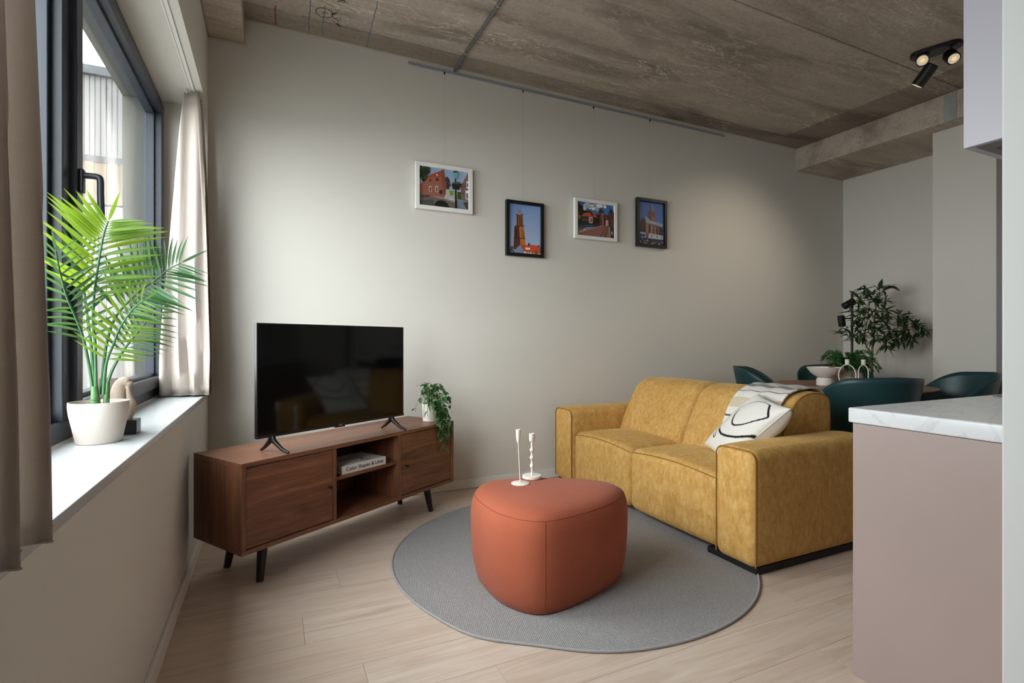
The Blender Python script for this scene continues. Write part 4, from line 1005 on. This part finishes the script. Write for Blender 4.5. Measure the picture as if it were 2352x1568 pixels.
fp = thing('potted_fern', 'feathery green asparagus fern in a ribbed pale pot on the table', 'plant', (4.50, 2.80, ZTAB))
pf_ = [(.075, 0), (.08, .002)]
for i in range(12): z = .006 + i*.0095; r = .085 + .035*math.sin(math.pi*(i+2)/16); pf_ += [(r, z), (r+.003, z+.003), (r+.003, z+.0065), (r, z+.009)]
pf_ += [(.105, .122), (.095, .122), (.0, .112)]
MB().lathe(pf_, n=40, cap=False).build('pot', 'ribbed_pot', fp, smooth=35)
rf = random.Random(31)
for k in range(78):
    a = rf.uniform(0, 2*math.pi); L_ = rf.uniform(.10, .25); rise = rf.uniform(.04, .17); drop = rf.uniform(.0, .09)
    if k > 62: a, L_, rise, drop = rf.uniform(-1.5, -.1), rf.uniform(.1, .17), .07, rf.uniform(.1, .17)
    P = crom([(0, 0, .11), (L_*.35*math.cos(a), L_*.35*math.sin(a), .12+rise*.8), (L_*.75*math.cos(a), L_*.75*math.sin(a), .12+rise), (L_*math.cos(a), L_*math.sin(a), .12+rise-drop)], 7)
    m = MB().tube(P, .0012, 4)
    for i in range(5, len(P)):
        T = (P[i]-P[i-1]).normalized(); S = T.cross(Vector((0, 0, 1))).normalized()
        for q in range(6):
            d = (T*rf.uniform(.3, .9) + S*rf.uniform(-1, 1) + Vector((0, 0, rf.uniform(-.5, .6)))).normalized(); ll = rf.uniform(.018, .036); n_ = d.cross(Vector((rf.uniform(-1, 1), rf.uniform(-1, 1), 1))).normalized()*.0028
            p = P[i-1].lerp(P[i], rf.random()); m.add([p, p + d*ll*.5 + n_, p + d*ll, p + d*ll*.5 - n_], [(0, 1, 2, 3)])
    m.build('fern_frond', 'fern_leaf', fp)

# floor lamp with two spots
lp0 = ray(1957, 783, 5.35)
fl_ = thing('floor_lamp', 'black floor lamp with two spotlight heads in the corner', 'lamp', (lp0.x, lp0.y, 0))
MB().lathe([(.12, 0), (.125, .004), (.125, .016), (.012, .02)], n=36).build('base', 'black_metal', fl_, smooth=40)
MB().cyl((0, 0, .015), (0, 0, 1.66), .0115, n=14).build('pole', 'black_metal', fl_, smooth=40)
rgt = Vector((math.cos(YAW), -math.sin(YAW), 0)); frw = Vector((math.sin(YAW), math.cos(YAW), 0))
def spot(parent, c, d, r, ln, nm='spot_head', lens='black_metal', back=None):
    d = d.normalized(); o = MB().tube([c - d*ln*.5, c - d*ln*.46, c + d*ln*.5], [r*.8, r, r], 24, cap=True).build(nm, 'black_metal', parent, smooth=40)
    e = c + d*ln*.5
    MB().tube([e, e + d*.004], [r*.80, r*.80], 24).build('lens', lens, o)
    return o
h1 = spot(fl_, Vector((0, 0, 1.53)) - rgt*.055 - frw*.035 + Vector((0, 0, .005)), -rgt*.82 + frw*.12 + Vector((0, 0, -.5)), .036, .115)
h2 = spot(fl_, Vector((0, 0, 1.36)) - rgt*.115 - frw*.01, rgt*.2 + frw*.12 + Vector((0, 0, -.95)), .034, .11)
MB().cyl(tuple(Vector((0, 0, 1.385))), tuple(Vector((0, 0, 1.385)) - rgt*.1), .007).cyl((0, 0, 1.545), tuple(Vector((0, 0, 1.545)) - rgt*.03 - frw*.03), .008).build('arm', 'black_metal', fl_)

# olive tree
ot0 = ray(2003, 783, 5.20)
ot = thing('olive_tree', 'leafy dark green olive tree in the far corner behind the table', 'tree', (ot0.x, ot0.y, 0))
MB().lathe([(.13, 0), (.135, .004), (.16, .28), (.162, .30), (.15, .30), (.148, .27), (.0, .268)], n=36, cap=False).build('pot', 'pot_cream', ot, smooth=40)
MB().lathe([(.149, .268), (.0, .272)], n=24, cap=False).build('soil', 'pot_soil', ot)
F1 = Vector((.0, 0, .27)); ro = random.Random(12)
fork = ray(2003, 812, 5.20) - ot0 + Vector((0, 0, ot0.z)); fork = Vector((fork.x, fork.y, fork.z))
def loc(px_, py_, t_): p = ray(px_, py_, t_); return Vector((p.x-ot0.x, p.y-ot0.y, p.z))
stemA = crom([F1, Vector((.01, .0, .6)), loc(2001, 818, 5.2), loc(1990, 795, 5.19), loc(1986, 770, 5.2), loc(1992, 735, 5.2), loc(1998, 690, 5.2)], 6)
stemB = crom([F1 + Vector((.01, .01, 0)), Vector((.015, .01, .6)), loc(2003, 815, 5.2), loc(2006, 785, 5.21), loc(2008, 750, 5.2), loc(2012, 705, 5.18), loc(2022, 672, 5.16)], 6)
stemC = crom([loc(2012, 815, 5.19), loc(2020, 800, 5.15), loc(2035, 785, 5.12), loc(2058, 770, 5.1), loc(2085, 755, 5.08), loc(2105, 765, 5.06)], 6)
for st_, r0 in ((stemA, .011), (stemB, .014), (stemC, .005)):
    n = len(st_); MB().tube(st_, [r0*(1-.7*i/n) for i in range(n)], 8).build('trunk', 'olive_bark', ot, smooth=60)
oleaf = leaf_mesh('olive_leaf', 'olive_leaf', .135, .35, .22, 5)
TW_ = [(stemA, .55, (1940, 760, 5.1)), (stemA, .55, (1925, 765, 5.05)), (stemA, .62, (1962, 735, 5.15)), (stemA, .7, (1955, 712, 5.2)), (stemA, .78, (1970, 690, 5.15)), (stemA, .86, (1966, 668, 5.18)), (stemA, .95, (1985, 660, 5.2)), (stemA, .7, (1985, 720, 5.0)), (stemA, .6, (1975, 765, 5.0)), (stemA, .66, (2010, 745, 5.02)),
       (stemB, .98, (2045, 656, 5.14)), (stemB, .95, (2020, 660, 5.12)), (stemB, .85, (2036, 690, 5.1)), (stemB, .78, (2040, 716, 5.15)), (stemB, .7, (2030, 735, 5.05)), (stemB, .62, (2022, 760, 5.0)), (stemB, .85, (2005, 685, 5.05)), (stemB, .72, (1995, 705, 5.05)), (stemB, .55, (2015, 785, 5.0)), (stemB, .9, (2000, 672, 5.05)), (stemB, .7, (2050, 725, 5.1)),
       (stemC, .5, (2045, 760, 5.05)), (stemC, .6, (2070, 716, 5.06)), (stemC, .7, (2078, 735, 5.0)), (stemC, .8, (2088, 722, 5.04)), (stemC, .95, (2130, 758, 5.0)), (stemC, .9, (2118, 768, 4.98)), (stemC, .8, (2096, 785, 5.0)), (stemC, .6, (2060, 795, 5.0)), (stemC, .45, (2035, 802, 5.02)), (stemC, .7, (2075, 782, 4.97)), (stemC, .35, (2030, 770, 5.0)), (stemC, .9, (2105, 745, 5.02)), (stemC, .55, (2050, 780, 4.95))]
lc = 0; PER = 290/len(TW_)
for st_, s_, e_ in TW_:
    a = st_[min(len(st_)-1, int(s_*(len(st_)-1)))]; e = loc(*e_); mid = a.lerp(e, .5) + Vector((0, 0, .02))
    P = crom([a, mid, e], 6); br = MB().tube(P, [.003*(1-.6*i/len(P)) for i in range(len(P))], 5).build('branch', 'olive_bark', ot, smooth=60)
    k = 0
    while k < PER and lc < 298:
        q = ro.uniform(.25, 1.0)*(len(P)-1); i = min(int(q), len(P)-2); p = P[i].lerp(P[i+1], q-i); T = (P[i+1]-P[i]).normalized()
        rv_ = Vector((ro.gauss(0, 1), ro.gauss(0, 1), ro.gauss(-.1, .7))).normalized()
        d = (T*.5 + rv_).normalized(); ln = ro.uniform(.08, .13)
        if (p + d*ln).x + ot0.x < XR - .015:
            inst('leaf', oleaf, ot, frame_matrix(p, d, Vector((ro.uniform(-.6, .6), ro.uniform(-.6, .6), 1)), (ln, ln, ln)))
        k += 1; lc += 1
m = MB()
for st_, s_, e_ in TW_:
    a = st_[min(len(st_)-1, int(s_*(len(st_)-1)))]; e = loc(*e_)
    for _ in range(6):
        p = a.lerp(e, ro.uniform(.35, 1)); d = Vector((ro.gauss(0, 1), ro.gauss(0, 1), ro.gauss(0, .7))).normalized(); ln = ro.uniform(.07, .11)
        if (p + d*ln).x + ot0.x > XR - .015: continue
        M_ = frame_matrix(p, d, Vector((ro.uniform(-.6, .6), ro.uniform(-.6, .6), 1)), (ln, ln, ln)); m.add([M_ @ v.co for v in oleaf.vertices], [tuple(f.vertices) for f in oleaf.polygons])
fo_ = m.build('foliage', 'olive_leaf', ot, smooth=180); fo_['kind'] = 'stuff'
olv = MB().lathe([(.0005, -.012), (.006, -.008), (.0078, 0), (.006, .008), (.0005, .012)], n=10).mesh('olive'); olv.materials.append(MAT['olive_fruit'])
for p_ in ((1968, 690, 5.1), (2033, 693, 5.05), (2032, 700, 5.08), (2010, 738, 5.0), (1946, 751, 5.04), (2070, 714, 5.02), (2083, 735, 5.0), (2121, 751, 4.98), (2030, 660, 5.1), (2111, 765, 4.97)):
    inst('olive', olv, ot, Matrix.Translation(loc(*p_)) @ Matrix.Rotation(ro.uniform(-1, 1), 4, 'X'))

# ================================================================== KITCHEN CORNER
wt = tag(MB().rbox(1.817, 4.2, YK+.001, 1.127, .8685, .92, .006, 3, 1).build('worktop', 'marble_top', None, smooth=40), 'white marble effect worktop of the kitchen peninsula', 'worktop')
kc = thing('kitchen_cabinet', 'mauve base cabinet with a plain end panel under the worktop', 'cabinet', (1.819, YK+.001, 0))
MB().box(0, .020, 0, .640, 0, .8675).build('end_panel', 'mauve_panel', kc, bevel=.001)
MB().box(.020, 2.35, .0, .610, .1, .8675).box(.020, 2.35, .0, .56, 0, .1).build('body', 'mauve_panel', kc)
for k in range(4): MB().box(.024+k*.58, .024+k*.58+.574, .610, .630, .105, .86).build('door', 'mauve_panel', kc, bevel=.001)
uc = thing('wall_cabinet', 'lilac grey wall cabinet hanging above the worktop', 'cabinet', (1.82, YK+.001, 1.708))
MB().box(0, .019, 0, .327, 0, 1.0).build('side_panel', 'lilac_panel', uc, bevel=.001)
MB().box(.019, .62, 0, .305, .02, 1.0).build('body', 'lilac_panel', uc)
MB().box(.022, .62, .308, .327, 0, 1.0).build('door', 'lilac_panel', uc, bevel=.001)
MB().box(.019, .62, .285, .305, 0, .02).box(.019, .075, 0, .285, 0, .02).box(.075, .62, 0, .285, .012, .0199).build('underside', 'cabinet_underside', uc)
hb = thing('cooktop', 'black cooktop edge on the kitchen worktop', 'cooktop', (2.715, .59, .92))
MB().rbox(0, .58, 0, .50, 0, .005, .002, 2, 1).build('glass_plate', 'hob_glass', hb)
MB().tube([(.02, .47, .02), (.02, .30, .02), (.2, .30, .02), (.2, .47, .02)], .005, 8, True).cyl((.02, .47, .004), (.02, .47, .02), .005).cyl((.2, .47, .004), (.2, .47, .02), .005).cyl((.02, .3, .004), (.02, .3, .02), .005).cyl((.2, .3, .004), (.2, .3, .02), .005).build('pan_support', 'black_metal', hb, smooth=40)

# ================================================================== CEILING SPOT FIXTURE
pA, pB = Vector((4.315, 2.165)), Vector((4.385, 1.975)); pm_ = (pA+pB)/2; ax = (pB-pA).normalized(); nx = Vector((-ax.y, ax.x))
cl = thing('ceiling_spotlight', 'black ceiling fixture with three spotlight heads', 'ceiling light', (pm_.x, pm_.y, HC))
oval = []
for k in range(40):
    a = 2*math.pi*k/40; sgn = 1 if math.cos(a) > 0 else -1
    p = ax*(sgn*.085 + .065*math.cos(a)) + nx*(.065*math.sin(a)); oval.append(p)
MB().loft([[(p.x*s_, p.y*s_, z) for p in oval] for s_, z in ((1, 0), (1, -.020), (.985, -.026))]).build('mount_plate', 'black_metal', cl, smooth=40)
tocam = (Vector((0, 0, CAMH)) - Vector((pm_.x, pm_.y, HC))).normalized()
def chead(base, hang, d, lens, e):
    b = Vector((base.x, base.y, -.026)); c = b + hang
    MB().cyl(b, c, .007).build('stem', 'black_metal', cl)
    h = spot(cl, c, d, .042, e, lens=lens)
    q = c + d.normalized()*(e*.5+.0045); MB().tube([q, q + d.normalized()*.001], [.014, .014], 16).build('led', 'lamp_warm', h)
    return c, d.normalized(), e
hA = chead(ax*-.075 - nx*.01, Vector((0, 0, -.035)), tocam*.9 + Vector((.0, .0, .05)), 'lamp_ring', .062)
hB = chead(ax*.085, Vector((0, 0, -.065)), tocam*.8 + rgt*.32 + Vector((0, 0, -.25)), 'lamp_ring', .08)
hC_ = chead(ax*-.065 + nx*.03, Vector((0, 0, -.13)), -rgt*.5 + frw*.85 + Vector((0, 0, -1.15)), 'lamp_ring', .15)
for nm, (c, d, e) in (('a', hA), ('b', hB), ('c', hC_)):
    L_ = bpy.data.lights.new('spot_beam', 'SPOT'); L_.energy = 20 if nm == 'c' else 8; L_.color = (1, .87, .70); L_.spot_size = R(95 if nm == 'c' else 64); L_.spot_blend = 1.0; L_.shadow_soft_size = .03
    o = bpy.data.objects.new('spot_beam', L_); COL.objects.link(o); o.parent = cl; o.location = c + d*(e*.5+.02); o.rotation_euler = d.to_track_quat('-Z', 'Y').to_euler()

# ------------------------------------------------------------------ put each root at the base of its thing
bpy.context.view_layer.update()
for o in list(COL.objects):
    if o.type == 'EMPTY' and o.parent is None and o.location.length < 1e-6 and o.children:
        cs = [c.matrix_world @ Vector(v) for c in o.children if c.type == 'MESH' for v in c.bound_box]
        lo = [min(c[i] for c in cs) for i in range(3)]; hi = [max(c[i] for c in cs) for i in range(3)]
        b = Vector(((lo[0]+hi[0])/2, (lo[1]+hi[1])/2, lo[2])); o.location = b
        for c in o.children: c.location = c.location - b
